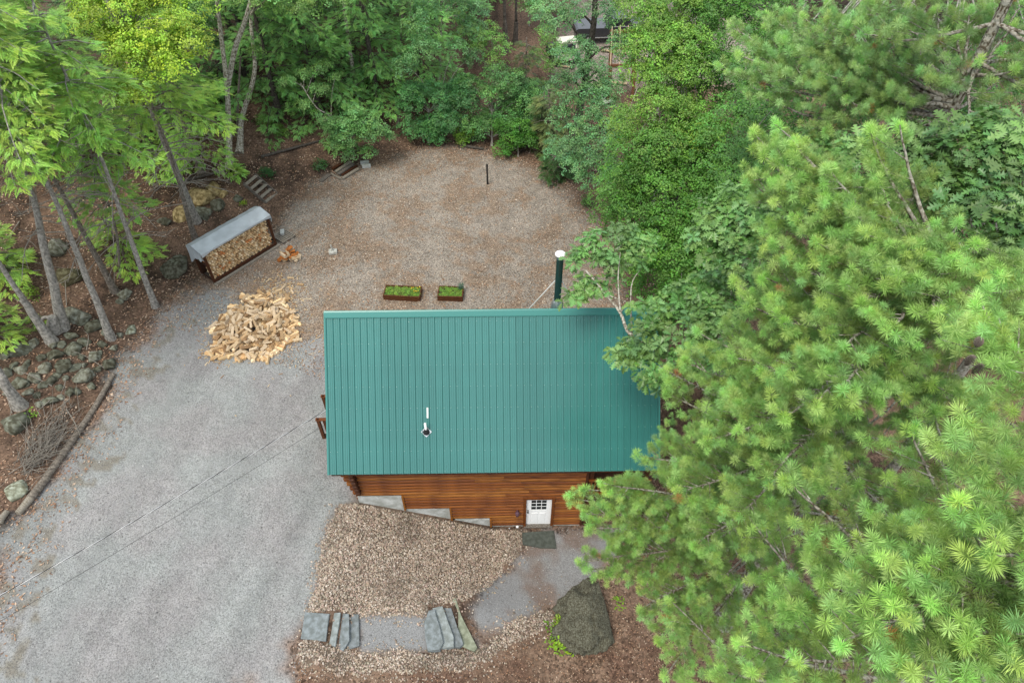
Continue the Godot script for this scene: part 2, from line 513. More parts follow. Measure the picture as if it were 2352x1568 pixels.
# [colour, region]
func ground_look(x: float, z: float) -> Array:
	var q := Vector2(x, z)
	var a := nz.get_noise_2d(x * 14.0, z * 14.0)
	var b := nz2.get_noise_2d(x * 55.0, z * 55.0)
	var c := nz.get_noise_2d(x * 3.0 + 500.0, z * 3.0)
	var soil := Vector3(0.09, 0.062, 0.046)
	var leaf := Vector3(0.26, 0.17, 0.12)
	var col := soil.lerp(leaf, clampf(0.55 + a * 0.9 + b * 0.7, 0, 1))
	var region := 0
	if x > -24 and x < 15 and z > -44:
		var wob := a * 0.5 + b * 0.3
		var w := w_in(P.yard, q, 0.7, wob)
		if w > 0:
			var patch := smoothstep(-0.1, 0.22, a + 0.6 * b)
			var yc := Vector3(0.44, 0.385, 0.325).lerp(Vector3(0.37, 0.285, 0.215), patch)
			yc *= 1.0 + b * 0.25 + c * 0.15
			col = col.lerp(yc, w)
			if w > 0.5:
				region = 2
		var wd := w_in(P.drive, q, 0.45, a * 0.9 + b * 0.35)
		if wd > 0:
			var streak := nz2.get_noise_2d((x * 0.97 + z * 0.24) * 30.0, (x * -0.24 + z * 0.97) * 3.5)
			var gc := Vector3(0.318, 0.33, 0.324).lerp(Vector3(0.322, 0.315, 0.313), clampf(0.5 + a * 1.6, 0, 1))
			gc *= 1.0 + b * 0.1 + c * 0.1 + streak * 0.15 + nz.get_noise_2d(x * 120.0, z * 120.0) * 0.1
			if sdist(P.verge, q) + a * 1.5 < 0.0:
				gc = gc.lerp(Vector3(0.25, 0.235, 0.2), smoothstep(0.04, 0.2, b + a * 0.3))
			col = col.lerp(gc, wd)
			if wd > 0.5:
				region = 1
		if z > -16:
			var wm := w_in(P.mulch, q, 0.25, b * 0.3)
			if wm > 0:
				var mc := Vector3(0.2, 0.125, 0.088).lerp(Vector3(0.31, 0.215, 0.155), clampf(0.4 + a + b * 0.8, 0, 1))
				col = col.lerp(mc, wm)
				if wm > 0.5:
					region = 5
			var wp := maxf(w_in(P.pad, q, 0.25, a * 0.3 + b * 0.2), w_in(P.landing, q, 0.12, b * 0.1))
			if wp > 0:
				var pc := Vector3(0.3, 0.305, 0.308).lerp(Vector3(0.23, 0.175, 0.145), clampf(a * 2.2 + b * 0.8 - 0.15 + 0.6 * smoothstep(-11.0, -12.3, z), 0, 0.85) if x > -2.0 else 0.0)
				col = col.lerp(pc, wp)
				if wp > 0.5:
					region = 4
			var ws := maxf(w_in(P.slope, q, 0.12, b * 0.15), w_in(P.band, q, 0.12, b * 0.2))
			if ws > 0:
				col = col.lerp(Vector3(0.18, 0.138, 0.108), ws)
				if ws > 0.5:
					region = 3
	elif z < -40 and x > 0 and x < 30:
		var wn := w_in(P.neighbour, q, 1.0, a)
		col = col.lerp(Vector3(0.42, 0.36, 0.31) * (1.0 + b * 0.3), wn)
	return [Color(col.x, col.y, col.z), region]

func steps_of(lo: float, hi: float, d: float) -> PackedFloat32Array:
	var out := PackedFloat32Array()
	var x := lo
	while x < hi:
		out.append(x)
		x += d
	var far := 0.5
	x = hi
	while x < 500:
		out.append(x)
		far *= 1.45
		x += far
	out.append(500)
	far = 0.5
	x = lo - d
	while x > -500:
		out.append(x)
		far *= 1.45
		x -= far
	out.append(-500)
	out.sort()
	return out

func make_ground() -> void:
	var xs := steps_of(-27.0, 14.0, 0.17)
	var zs := steps_of(-42.0, -4.0, 0.17)
	var nx := xs.size()
	var n := nx * zs.size()
	var v := PackedVector3Array()
	var cl := PackedColorArray()
	var rg := PackedInt32Array()
	v.resize(n)
	cl.resize(n)
	rg.resize(n)
	for j in zs.size():
		for i in nx:
			var k := j * nx + i
			v[k] = Vector3(xs[i], height(xs[i], zs[j]), zs[j])
			var g := ground_look(xs[i], zs[j])
			cl[k] = g[0]
			rg[k] = g[1]
	var names := ["ground", "driveway", "yard", "slope", "path", "mulch"]
	var mats := ["litter", "gravel", "yard", "fine", "fine", "litter"]
	var vv := []
	var cc := []
	var nn := []
	var ii := []
	var mp := []
	for r in 6:
		vv.append(PackedVector3Array())
		cc.append(PackedColorArray())
		nn.append(PackedVector3Array())
		ii.append(PackedInt32Array())
		var m := PackedInt32Array()
		m.resize(n)
		m.fill(-1)
		mp.append(m)
	for j in zs.size() - 1:
		for i in nx - 1:
			var k := j * nx + i
			var r := rg[k]
			var id := PackedInt32Array([0, 0, 0, 0])
			var c := 0
			for kk in [k, k + 1, k + nx + 1, k + nx]:
				if mp[r][kk] < 0:
					mp[r][kk] = vv[r].size()
					vv[r].append(v[kk])
					cc[r].append(cl[kk])
					var im := clampi(kk % nx, 1, nx - 2)
					var jm := clampi(kk / nx, 1, zs.size() - 2)
					var o := jm * nx + im
					nn[r].append((v[o + nx] - v[o - nx]).cross(v[o + 1] - v[o - 1]).normalized())
				id[c] = mp[r][kk]
				c += 1
			ii[r].append_array(PackedInt32Array([id[0], id[1], id[2], id[0], id[2], id[3]]))
	for r in 6:
		var ar := []
		ar.resize(Mesh.ARRAY_MAX)
		ar[Mesh.ARRAY_VERTEX] = vv[r]
		ar[Mesh.ARRAY_NORMAL] = nn[r]
		ar[Mesh.ARRAY_COLOR] = cc[r]
		ar[Mesh.ARRAY_INDEX] = ii[r]
		var me := ArrayMesh.new()
		me.add_surface_from_arrays(Mesh.PRIMITIVE_TRIANGLES, ar)
		var o := obj(names[r], me, M[mats[r]])
		o.set_meta("kind", "structure")

func stuff(o: Node, label: String, category: String) -> void:
	tag(o, label, category)
	o.set_meta("kind", "stuff")

func pick(cols: Array) -> Color:
	var c: Vector3 = cols[rng.randi() % cols.size()]
	c *= rf(0.75, 1.25)
	return Color(c.x, c.y, c.z)

func bounds(poly: PackedVector2Array) -> Rect2:
	var r := Rect2(poly[0], Vector2.ZERO)
	for p in poly:
		r = r.expand(p)
	return r

func lie(p: Vector3, s: Vector3, tilt: float) -> Transform3D:
	var b := Basis(Vector3.UP, rf(0, TAU)) * Basis(Vector3(rf(-1, 1), 0, rf(-1, 1)).normalized(), rf(-tilt, tilt))
	return Transform3D(b.scaled_local(s), p)

func leaf_flake() -> ArrayMesh:
	var st := begin(false)
	var a := Vector3(-0.5, 0.05, 0)
	var b := Vector3(0, 0.0, 0.28)
	var c := Vector3(0.5, 0.14, 0.02)
	var d := Vector3(0.03, 0.12, -0.27)
	var m := Vector3(0, 0.02, 0)
	tri(st, a, b, m)
	tri(st, b, c, m)
	tri(st, c, d, m)
	tri(st, d, a, m)
	return done(st)

func make_litter() -> void:
	# rounded stones of the slope and of the lower band
	var tones := [Vector3(0.36, 0.29, 0.22), Vector3(0.31, 0.23, 0.175), Vector3(0.42, 0.35, 0.285), Vector3(0.24, 0.185, 0.14), Vector3(0.34, 0.25, 0.21), Vector3(0.28, 0.25, 0.19), Vector3(0.2, 0.165, 0.135), Vector3(0.48, 0.42, 0.36)]
	for part in [["slope", "rounded tan and grey stones covering the slope below the log wall", 860.0], ["band", "band of pale rounded stones along the foot of the slate steps", 680.0]]:
		var poly: PackedVector2Array = P[part[0]]
		var r := bounds(poly)
		var by := [[[], []], [[], []], [[], []]]
		var n := int(r.get_area() * part[2])
		for i in n:
			var q := Vector2(rf(r.position.x - 0.3, r.end.x + 0.3), rf(r.position.y - 0.3, r.end.y + 0.3))
			var sd := sdist(poly, q) + nz2.get_noise_2d(q.x * 55.0, q.y * 55.0) * 0.2
			if sd > 0.05 and (sd > 0.45 or rng.randf() < 0.9):
				continue
			if q.y < -12.95 and q.x < 3:
				continue
			var k := rng.randi() % 3
			var s := rf(0.016, 0.033) * (1.25 if rng.randf() < 0.15 else 1.0)
			by[k][0].append(lie(Vector3(q.x, height(q.x, q.y) + rf(0.0, 0.03), q.y), Vector3(s * rf(0.9, 1.5), s * rf(0.55, 0.85), s), 0.5))
			var patch_tone := 1.0 - 0.3 * clampf(nz.get_noise_2d(q.x * 20.0, q.y * 20.0) * 2.0, 0, 1)  # noise patches where the stones are coloured darker
			by[k][1].append(pick(tones) * patch_tone)
		var holder := Node3D.new()
		holder.name = "slope_stones" if part[0] == "slope" else "border_stones"
		add_child(holder)
		stuff(holder, part[1], "stones")
		for k in 3:
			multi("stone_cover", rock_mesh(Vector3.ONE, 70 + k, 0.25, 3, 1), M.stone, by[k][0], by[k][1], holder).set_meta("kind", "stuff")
	# leaf flakes and bark chips, by region
	var sets := [
		["yard", P.yard, 105.0, [Vector3(0.38, 0.28, 0.19), Vector3(0.24, 0.15, 0.09), Vector3(0.5, 0.43, 0.35), Vector3(0.13, 0.085, 0.06), Vector3(0.33, 0.19, 0.11)], 0.05, 0.115, "dry leaf flakes and bark chips scattered over the brown yard"],
		["mulch", P.mulch, 150.0, [Vector3(0.3, 0.17, 0.1), Vector3(0.4, 0.28, 0.19), Vector3(0.16, 0.09, 0.06), Vector3(0.42, 0.33, 0.25), Vector3(0.22, 0.13, 0.085)], 0.03, 0.085, "reddish brown needles and wood chips covering the ground beside the boulder"]]
	for s in sets:
		var xf := []
		var cs := []
		var r := bounds(s[1])
		for i in int(r.get_area() * s[2]):
			var q := Vector2(rf(r.position.x, r.end.x), rf(r.position.y, r.end.y))
			var sd := sdist(s[1], q)
			if sd > 0.5:
				continue
			if s[0] == "yard" and rng.randf() < 0.6 and sdist(P.bare, q) + nz.get_noise_2d(q.x * 14.0, q.y * 14.0) * 5.0 < 0.0:
				continue
			if s[0] == "mulch" and q.x > 8.0:
				continue
			if s[0] == "mulch" and (sdist(P.pad, q) < 0.0 and rng.randf() < 0.93 or sdist(P.band, q) < 0.0):
				continue
			var k := rf(s[4], s[5])
			xf.append(lie(Vector3(q.x, height(q.x, q.y) + 0.012, q.y), Vector3(k, k, k * rf(0.35, 1.0)), 0.45))
			cs.append(pick(s[3]))
		stuff(multi("leaf_litter" if s[0] == "yard" else "needle_litter", leaf_flake(), M.flake, xf, cs), s[6], "litter")
	# forest floor leaves on the banks
	var fx := []
	var fc := []
	for i in 78000:
		var q := Vector2(rf(-27, 7), rf(-43, -6))
		var sd := sdist(OPEN, q)
		if sd < -0.6 - rf(0, 1.2) or q.y > -9 and q.x > -16:
			continue
		if nz2.get_noise_2d(q.x * 30.0, q.y * 30.0) < -0.25 and rng.randf() < 0.8:
			continue
		var k := rf(0.07, 0.15)
		fx.append(lie(Vector3(q.x, height(q.x, q.y) + 0.015, q.y), Vector3(k, k, k * rf(0.5, 1.1)), 0.5))
		fc.append(pick([Vector3(0.32, 0.2, 0.13), Vector3(0.25, 0.14, 0.085), Vector3(0.4, 0.28, 0.2), Vector3(0.16, 0.1, 0.07), Vector3(0.35, 0.24, 0.17), Vector3(0.42, 0.32, 0.24)]))
	stuff(multi("fallen_leaves", leaf_flake(), M.flake, fx, fc), "brown fallen leaves covering the wooded bank round the clearing", "leaves")
	# crushed stone grains on the drive and paths
	var gx := []
	var gc := []
	for i in 26000:
		var q := Vector2(rf(-19, 3), rf(-24, -5))
		var sd := minf(minf(sdist(P.drive, q), sdist(P.landing, q)), sdist(P.pad, q))
		if sd > 0.2:
			continue
		var k := rf(0.008, 0.02) * (1.8 if rng.randf() < 0.02 else 1.0)
		gx.append(lie(Vector3(q.x, height(q.x, q.y) + k * 0.3, q.y), Vector3(k * 1.2, k * 0.7, k), 0.4))
		gc.append(pick([Vector3(0.26, 0.27, 0.27), Vector3(0.2, 0.2, 0.21), Vector3(0.34, 0.34, 0.33), Vector3(0.12, 0.12, 0.12)]))
	stuff(multi("gravel", rock_mesh(Vector3.ONE, 91, 0.3, 4, 0), M.stone, gx, gc), "loose crushed grey gravel on the driveway and paths", "gravel")

# ---------------------------------------------------------------- the cabin
const RL := 11.29
const RUN := 3.853
const RISE := 3.983
const WZ := -0.45

func roof_panel(w: float, off: float) -> ArrayMesh:
	# ribbed sheet: x across, z down the slope (0..1 scaled by caller), built flat with y up
	var prof := []
	var x := 0.0
	while x < w - 0.001:
		var rib := 0.2286
		for e in [[0.0, 0.0], [0.002, 0.038], [0.022, 0.04], [0.044, 0.0], [0.098, 0.0], [0.101, 0.008], [0.118, 0.008], [0.124, 0.0], [0.16, 0.0], [0.163, 0.008], [0.18, 0.008], [0.186, 0.0]]:
			if x + e[0] <= w:
				prof.append(Vector2(x + e[0], e[1]))
		x += rib
	prof.append(Vector2(w, 0.0))
	var st := begin(false)
	var l := sqrt(RUN * RUN + RISE * RISE)
	for i in prof.size() - 1:
		var a: Vector2 = prof[i]
		var b: Vector2 = prof[i + 1]
		for k in 2:
			var z0 := l * k / 2.0
			var z1 := l * (k + 1) / 2.0
			quad(st, Vector3(a.x, a.y, z0), Vector3(b.x, b.y, z0), Vector3(b.x, b.y, z1), Vector3(a.x, a.y, z1))
		quad(st, Vector3(a.x, a.y, l), Vector3(b.x, b.y, l), Vector3(b.x, -0.012, l), Vector3(a.x, -0.012, l))
	return done(st)

func log_mesh(l: float, hgt := 0.2, deep := 0.09) -> ArrayMesh:
	# half-round siding log along x, front towards +z
	var st := begin(true)
	var n := 7
	var prev := []
	for k in n:
		var t := float(k) / (n - 1)
		var y := (t - 0.5) * (hgt - 0.008)
		var z := deep * pow(sin(PI * clampf(t, 0.04, 0.96)), 0.55)
		prev.append(Vector2(y, z))
	for k in n - 1:
		var a: Vector2 = prev[k]
		var b: Vector2 = prev[k + 1]
		quad(st, Vector3(0, b.x, b.y), Vector3(l, b.x, b.y), Vector3(l, a.x, a.y), Vector3(0, a.x, a.y))
	st.set_smooth_group(-1)
	for xx in [0.0, l]:
		for k in range(0, n - 1):
			var a: Vector2 = prev[k]
			var b: Vector2 = prev[k + 1]
			tri(st, Vector3(xx, 0, 0), Vector3(xx, a.x, a.y), Vector3(xx, b.x, b.y))
	quad(st, Vector3(0, prev[0].x, 0), Vector3(l, prev[0].x, 0), Vector3(l, prev[n - 1].x, 0), Vector3(0, prev[n - 1].x, 0))
	return done(st)

func wall_px(u: float, v: float) -> Vector2:
	# local x, y of a pixel on the front wall plane
	var b := Basis(Vector3.UP, YAW)
	var o := Vector3(EAVE.x, 0, EAVE.z)
	var n := b.z
	var d := ray(u, v)
	var t := (o + n * WZ - CAM).dot(n) / d.dot(n)
	var l := b.inverse() * (CAM + d * t - o)
	return Vector2(l.x, l.y)

func make_cabin() -> void:
	var H := thing("log_cabin", "log cabin with a green ribbed metal roof and a white basement door", "house", Vector3(EAVE.x, 0, EAVE.z))
	H.rotation.y = YAW
	var ang := atan2(RISE, RUN)
	# roof sheets, both slopes
	var full := roof_panel(0.9144, 0)
	var rest := roof_panel(RL - 12 * 0.9144, 0)
	for side in 2:
		for k in 13:
			var w := 0.9144 * k
			var xf: Transform3D
			var me := full if k < 12 else rest
			if side == 0:
				xf = Transform3D(Basis(Vector3.RIGHT, ang), Vector3(w, EAVE.y + RISE, -RUN))
			else:
				xf = Transform3D(Basis(Vector3.UP, PI) * Basis(Vector3.RIGHT, ang), Vector3(w + (0.9144 if k < 12 else RL - 12 * 0.9144), EAVE.y + RISE, -RUN))
			obj("roof_panel", me, M["roof%d" % ((k * 2 + k / 3) % 3)], H, xf)
	# deck of the roof below the sheets
	var st := begin(false)
	for s in [1.0, -1.0]:
		var b := Basis(Vector3.RIGHT, ang) if s > 0 else Basis(Vector3.UP, PI) * Basis(Vector3.RIGHT, ang)
		bx(st, Vector3(RL / 2, EAVE.y + RISE, -RUN) + b * Vector3(0, -0.075, 2.73), Vector3(RL - 0.08, 0.1, 5.36), b)
	obj("roof_deck", done(st), M.darkwood, H)
	# ridge cap: shallow bent strip
	st = begin(false)
	var prof := [Vector2(-0.17, -0.155), Vector2(-0.16, -0.13), Vector2(-0.045, -0.005), Vector2(0.0, 0.022), Vector2(0.045, -0.005), Vector2(0.16, -0.13), Vector2(0.17, -0.155)]
	for i in prof.size() - 1:
		var a: Vector2 = prof[i]
		var b: Vector2 = prof[i + 1]
		quad(st, Vector3(-0.03, a.y, a.x), Vector3(RL + 0.03, a.y, a.x), Vector3(RL + 0.03, b.y, b.x), Vector3(-0.03, b.y, b.x))
	obj("ridge_cap", done(st), M.trim, H, Transform3D(Basis.IDENTITY, Vector3(0, EAVE.y + RISE + 0.035, -RUN)))
	# rake trim along the four sloping edges, eave trim
	for x in [0.0, RL]:
		for s in [1.0, -1.0]:
			st = begin(false)
			var b := Basis(Vector3.RIGHT, ang) if s > 0 else Basis(Vector3.UP, PI) * Basis(Vector3.RIGHT, ang)
			bx(st, b * Vector3(0, -0.07, 2.77), Vector3(0.05, 0.2, 5.56), b)
			obj("rake_trim", done(st), M.trim, H, Transform3D(Basis.IDENTITY, Vector3(x + (-0.026 if x == 0.0 else 0.026), EAVE.y + RISE, -RUN)))
	for z in [-0.06, -2 * RUN + 0.06]:
		obj("fascia", boxmesh(Vector3(RL - 0.1, 0.16, 0.03)), M.brown, H, Transform3D(Basis.IDENTITY, Vector3(RL / 2, EAVE.y - 0.08, z)))
	# screws in rows across the sheets
	var xf := []
	var cs := []
	var rb := Basis(Vector3.RIGHT, ang)
	for row in 8:
		var zz := 0.35 + row * 0.735
		for k in 49:
			if rng.randf() < 0.12:
				continue
			xf.append(Transform3D(rb, Vector3(k * 0.2286 + 0.075, EAVE.y + RISE, -RUN) + rb * Vector3(0, 0.004, minf(zz, 5.46))))
			cs.append(Color.WHITE)
	var sm := SphereMesh.new()
	sm.radius = 0.009
	sm.height = 0.014
	sm.radial_segments = 6
	sm.rings = 3
	multi("screw_rows", sm, M.screw, xf, cs, H).set_meta("kind", "stuff")
	# walls behind the siding
	var L := 0.55
	var R := 8.92
	var back := -2 * RUN + 0.45
	st = begin(false)
	bx(st, Vector3((L + R) / 2, 2.37, WZ - 0.12), Vector3(R - L, 4.74, 0.22), Basis.IDENTITY, 0.0)
	obj("wall_core", done(st), M.darkwood, H)
	st = begin(false)
	bx(st, Vector3((L + R) / 2, 3.2, back + 0.12), Vector3(R - L, 3.0, 0.22), Basis.IDENTITY, 0.0)
	obj("wall_core", done(st), M.darkwood, H)
	for x in [L + 0.11, R - 0.11]:
		st = begin(false)
		var z0: float = WZ - 0.24
		var z1: float = back + 0.24
		bx(st, Vector3(x, 2.5, (z0 + z1) / 2), Vector3(0.2, 5.0, z0 - z1), Basis.IDENTITY, 0.0)
		var m := -RUN
		var top := EAVE.y + RISE - 0.2
		for dx in [-0.1, 0.1]:
			tri(st, Vector3(x + dx, 5.0, z0), Vector3(x + dx, top, m), Vector3(x + dx, 5.0, z1))
		obj("gable_wall", done(st), M.log1, H)
	# stepped foundation, pixels measured on the wall plane
	var f := [wall_px(825, 1138), wall_px(929, 1166), wall_px(1036, 1191), wall_px(1126, 1214)]
	var lv := [f[0].y, f[1].y, f[2].y, 0.04]
	var ex := [L, f[1].x, f[2].x, f[3].x, R]
	for i in 3:
		var y1: float = lv[i]
		st = begin(false)
		bx(st, Vector3((ex[i] + ex[i + 1]) / 2, (y1 - 0.5) / 2, WZ + 0.02), Vector3(ex[i + 1] - ex[i] - 0.004, y1 + 0.5, 0.06), Basis.IDENTITY, 0.004)
		obj("foundation", done(st), M.concrete, H)
	st = begin(false)
	bx(st, Vector3((ex[3] + R) / 2, -0.1, WZ + 0.02), Vector3(R - ex[3], 0.3, 0.06), Basis.IDENTITY, 0.004)
	obj("foundation", done(st), M.concrete_pale, H)
	# log siding rows
	var dl := wall_px(1203, 1150)
	var dr := wall_px(1274, 1150)
	var dt := 2.07
	var row := 0
	var y := 0.16
	while y < 4.63:
		var x0 := L
		for i in 3:
			if y - 0.1 < lv[i] - 0.02:
				x0 = ex[i + 1] + 0.075
		var spans := [[x0, R]]
		if y < dt + 0.02:
			spans = [[x0, dl.x], [dr.x, R]]
		for s in spans:
			var a: float = s[0]
			while a < s[1] - 0.02:
				var l: float = minf(rf(3.6, 7.5), s[1] - a)
				if s[1] - a - l < 0.7:
					l = s[1] - a
				obj("siding_log", log_mesh(l - 0.004, 0.2, rf(0.08, 0.1)), M["log%d" % [0, 1, 2, 3, 0, 3, 2, 5][rng.randi() % 8]], H, Transform3D(Basis.IDENTITY, Vector3(a, y, WZ + 0.004)))
				a += l
		y += 0.2
		row += 1
	# trim boards at the siding steps and corner posts
	for i in 3:
		var y1: float = lv[i]
		var y0: float = lv[i + 1]
		obj("corner_board", boxmesh(Vector3(0.075, y1 - y0 + 0.05, 0.11)), M.log2, H, Transform3D(Basis.IDENTITY, Vector3(ex[i + 1] + 0.038, (y0 + y1) / 2 + 0.02, WZ + 0.06)))
	obj("corner_board", boxmesh(Vector3(0.09, 4.6, 0.12)), M.brown, H, Transform3D(Basis.IDENTITY, Vector3(R + 0.046, 2.35, WZ + 0.03)))
	# crossed log tails at the left corner
	for k in 7:
		var yy := 2.53 + 0.3 * k + 0.1
		if yy > 4.5:
			break
		var t := 0.12 + 0.3 * clampf((k - 0.0) / 5.0, 0, 1)
		obj("log_tail", boxmesh(Vector3(t, 0.19, 0.17), 0.03), M["log%d" % (k % 4)], H, Transform3D(Basis.IDENTITY, Vector3(L - t / 2 - 0.002, yy, WZ - 0.02)))
		if k > 0:
			obj("log_tail", boxmesh(Vector3(0.17, 0.19, 0.1 + t * 0.7), 0.03), M.brown, H, Transform3D(Basis.IDENTITY, Vector3(L + 0.13, yy - 0.12, WZ + 0.055 + t * 0.35)))
	# gable end logs, left and right
	for side in 2:
		var yy := 2.1
		while yy < EAVE.y + RISE - 0.45:
			var hw := minf(RUN - 0.5, (EAVE.y + RISE - 0.3 - yy) / RISE * RUN - 0.1)
			var b := Basis(Vector3.UP, -PI / 2) if side == 0 else Basis(Vector3.UP, PI / 2)
			var o := Vector3(L - 0.002, yy, -RUN - hw) if side == 0 else Vector3(R + 0.002, yy, -RUN + hw)
			obj("gable_log", log_mesh(2 * hw, 0.2, 0.08), M["log%d" % (rng.randi() % 4)], H, Transform3D(b, o))
			yy += 0.2
	# door: frame, slab, lites, panels, knob
	var dw := dr.x - dl.x
	var dc := (dl.x + dr.x) / 2
	var cs_w := 0.1
	for s in [-1.0, 1.0]:
		obj("door_casing", boxmesh(Vector3(cs_w, dt, 0.13)), M.log1, H, Transform3D(Basis.IDENTITY, Vector3(dc + s * (dw / 2 - cs_w / 2), dt / 2 + 0.03, WZ + 0.05)))
	obj("door_casing", boxmesh(Vector3(dw + 0.04, 0.12, 0.14)), M.log1, H, Transform3D(Basis.IDENTITY, Vector3(dc, dt + 0.09, WZ + 0.05)))
	var ww := dw - 2 * cs_w - 0.004
	var door := Node3D.new()
	door.name = "door"
	H.add_child(door)
	door.position = Vector3(dc, 0.1, WZ + 0.0)
	var hh := dt - 0.1
	# slab pieces around the glazed opening
	var gx := ww * 0.3
	var gy0 := hh * 0.56
	var gy1 := hh * 0.92
	obj("stile", boxmesh(Vector3(ww / 2 - gx, hh, 0.044), 0.003), M.white, door, Transform3D(Basis.IDENTITY, Vector3(-(ww / 2 + gx) / 2, hh / 2, 0)))
	obj("stile", boxmesh(Vector3(ww / 2 - gx, hh, 0.044), 0.003), M.white, door, Transform3D(Basis.IDENTITY, Vector3((ww / 2 + gx) / 2, hh / 2, 0)))
	obj("rail", boxmesh(Vector3(2 * gx - 0.002, hh - gy1, 0.044), 0.003), M.white, door, Transform3D(Basis.IDENTITY, Vector3(0, (hh + gy1) / 2, 0)))
	obj("rail", boxmesh(Vector3(2 * gx - 0.002, gy0, 0.036), 0.003), M.white, door, Transform3D(Basis.IDENTITY, Vector3(0, gy0 / 2, 0)))
	obj("pane", boxmesh(Vector3(2 * gx, gy1 - gy0, 0.008), 0.001), M.glass, door, Transform3D(Basis.IDENTITY, Vector3(0, (gy0 + gy1) / 2, 0)))
	for k in 2:
		obj("glazing_bar", boxmesh(Vector3(0.024, gy1 - gy0, 0.03), 0.003), M.white, door, Transform3D(Basis.IDENTITY, Vector3((k - 0.5) * gx * 0.68, (gy0 + gy1) / 2, 0)))
		obj("glazing_bar", boxmesh(Vector3(2 * gx, 0.024, 0.026), 0.003), M.white, door, Transform3D(Basis.IDENTITY, Vector3(0, lerpf(gy0, gy1, (k + 1) / 3.0), 0)))
		obj("door_panel", boxmesh(Vector3(gx * 0.82, gy0 * 0.68, 0.03), 0.012), M.white, door, Transform3D(Basis.IDENTITY, Vector3((k - 0.5) * gx * 1.02, gy0 * 0.46, 0.014)))
	for e in [[0.95, 0.034, "door_knob"], [1.1, 0.026, "deadbolt"]]:
		var kn := SphereMesh.new()
		kn.radius = e[1]
		kn.height = e[1] * 2
		obj(e[2], kn, M.black, door, Transform3D(Basis.IDENTITY, Vector3(-ww / 2 + 0.07, e[0], 0.05)))
	obj("threshold", boxmesh(Vector3(dw - 0.05, 0.06, 0.2)), M.dark_grey_wood, H, Transform3D(Basis.IDENTITY, Vector3(dc, 0.07, WZ + 0.07)))
	# wall lantern, tap, outlet cover, service meter
	var ln := wall_px(1188, 1170)
	st = begin(true)
	tube(st, [Vector3(0, 0.17, 0), Vector3(0, 0.12, 0), Vector3(0, -0.04, 0), Vector3(0, -0.14, 0), Vector3(0, -0.17, 0)], [0.03, 0.085, 0.075, 0.055, 0.02], 8)
	bx(st, Vector3(0, 0.1, -0.09), Vector3(0.06, 0.1, 0.12))
	obj("wall_lantern", done(st), M.lantern, H, Transform3D(Basis.IDENTITY, Vector3(ln.x, ln.y, WZ + 0.2)))
	var tp := wall_px(1170, 1206)
	st = begin(true)
	tube(st, [Vector3(0, 0, -0.1), Vector3(0, 0, 0.0), Vector3(0, -0.05, 0.03)], [0.016, 0.018, 0.016], 7)
	bx(st, Vector3(0, 0.04, -0.01), Vector3(0.07, 0.02, 0.02))
	obj("hose_tap", done(st), M.steel, H, Transform3D(Basis.IDENTITY, Vector3(tp.x, tp.y, WZ + 0.16)))
	var oc := wall_px(1188, 1205)
	obj("outlet_cover", boxmesh(Vector3(0.1, 0.15, 0.07), 0.012), M.white, H, Transform3D(Basis.IDENTITY, Vector3(oc.x, oc.y, WZ + 0.1)))
	# deck under the right end of the roof
	var dk := 2.45
	for k in 14:
		obj("deck_board", boxmesh(Vector3(RL - R - 0.16, 0.03, 0.13)), M.brown, H, Transform3D(Basis.IDENTITY, Vector3((R + RL) / 2 + 0.03, dk, WZ - 0.05 - k * 0.138)))
	for x in [R + 0.2, RL - 0.2]:
		for z in [WZ + 0.02, WZ - 2.0]:
			obj("deck_post", boxmesh(Vector3(0.14, 4.4, 0.14)), M.brown, H, Transform3D(Basis.IDENTITY, Vector3(x, 2.2, z - 0.02)))
	obj("deck_rim", boxmesh(Vector3(RL - R - 0.1, 0.2, 0.05)), M.brown, H, Transform3D(Basis.IDENTITY, Vector3((R + RL) / 2 + 0.03, dk - 0.12, WZ + 0.13)))
	for yy in [0.98, 0.12]:
		obj("deck_rail", boxmesh(Vector3(RL - R - 0.12, 0.06, 0.09)), M.log1, H, Transform3D(Basis.IDENTITY, Vector3((R + RL) / 2 + 0.03, dk + yy, WZ + 0.14)))
	for k in 15:
		obj("baluster", boxmesh(Vector3(0.045, 0.84, 0.04)), M.log3, H, Transform3D(Basis.IDENTITY, Vector3(R + 0.2 + k * 0.136, dk + 0.55, WZ + 0.14)))
	# side entry: landing, two railings, three steps, on the left
	for z in [-15.95, -17.1]:
		for k in 2:
			obj("porch_post", boxmesh(Vector3(0.12, 1.3, 0.12)), M.planter, H, Transform3D(Basis.IDENTITY, Vector3(-1.25 + k * 1.55, 2.6, z - EAVE.z)))
		obj("porch_rail", boxmesh(Vector3(1.72, 0.06, 0.13)), M.log1, H, Transform3D(Basis.IDENTITY, Vector3(-0.48, 3.22, z - EAVE.z)))
		obj("porch_rail", boxmesh(Vector3(1.42, 0.06, 0.08)), M.darkwood, H, Transform3D(Basis.IDENTITY, Vector3(-0.475, 2.2, z - EAVE.z)))
		for k in 5:
			obj("baluster", boxmesh(Vector3(0.11, 0.95, 0.05)), M.planter, H, Transform3D(Basis.IDENTITY, Vector3(-1.03 + k * 0.27, 2.71, z - EAVE.z)))
	for k in 3:
		obj("porch_step", boxmesh(Vector3(0.3, 0.05, 0.98)), M.grey_wood, H, Transform3D(Basis.IDENTITY, Vector3(-0.95 + k * 0.3, 2.14 + 0.13 * k, -16.52 - EAVE.z)))
	obj("porch_floor", boxmesh(Vector3(0.72, 0.06, 1.02)), M.grey_wood, H, Transform3D(Basis.IDENTITY, Vector3(0.18, 2.52, -16.52 - EAVE.z)))

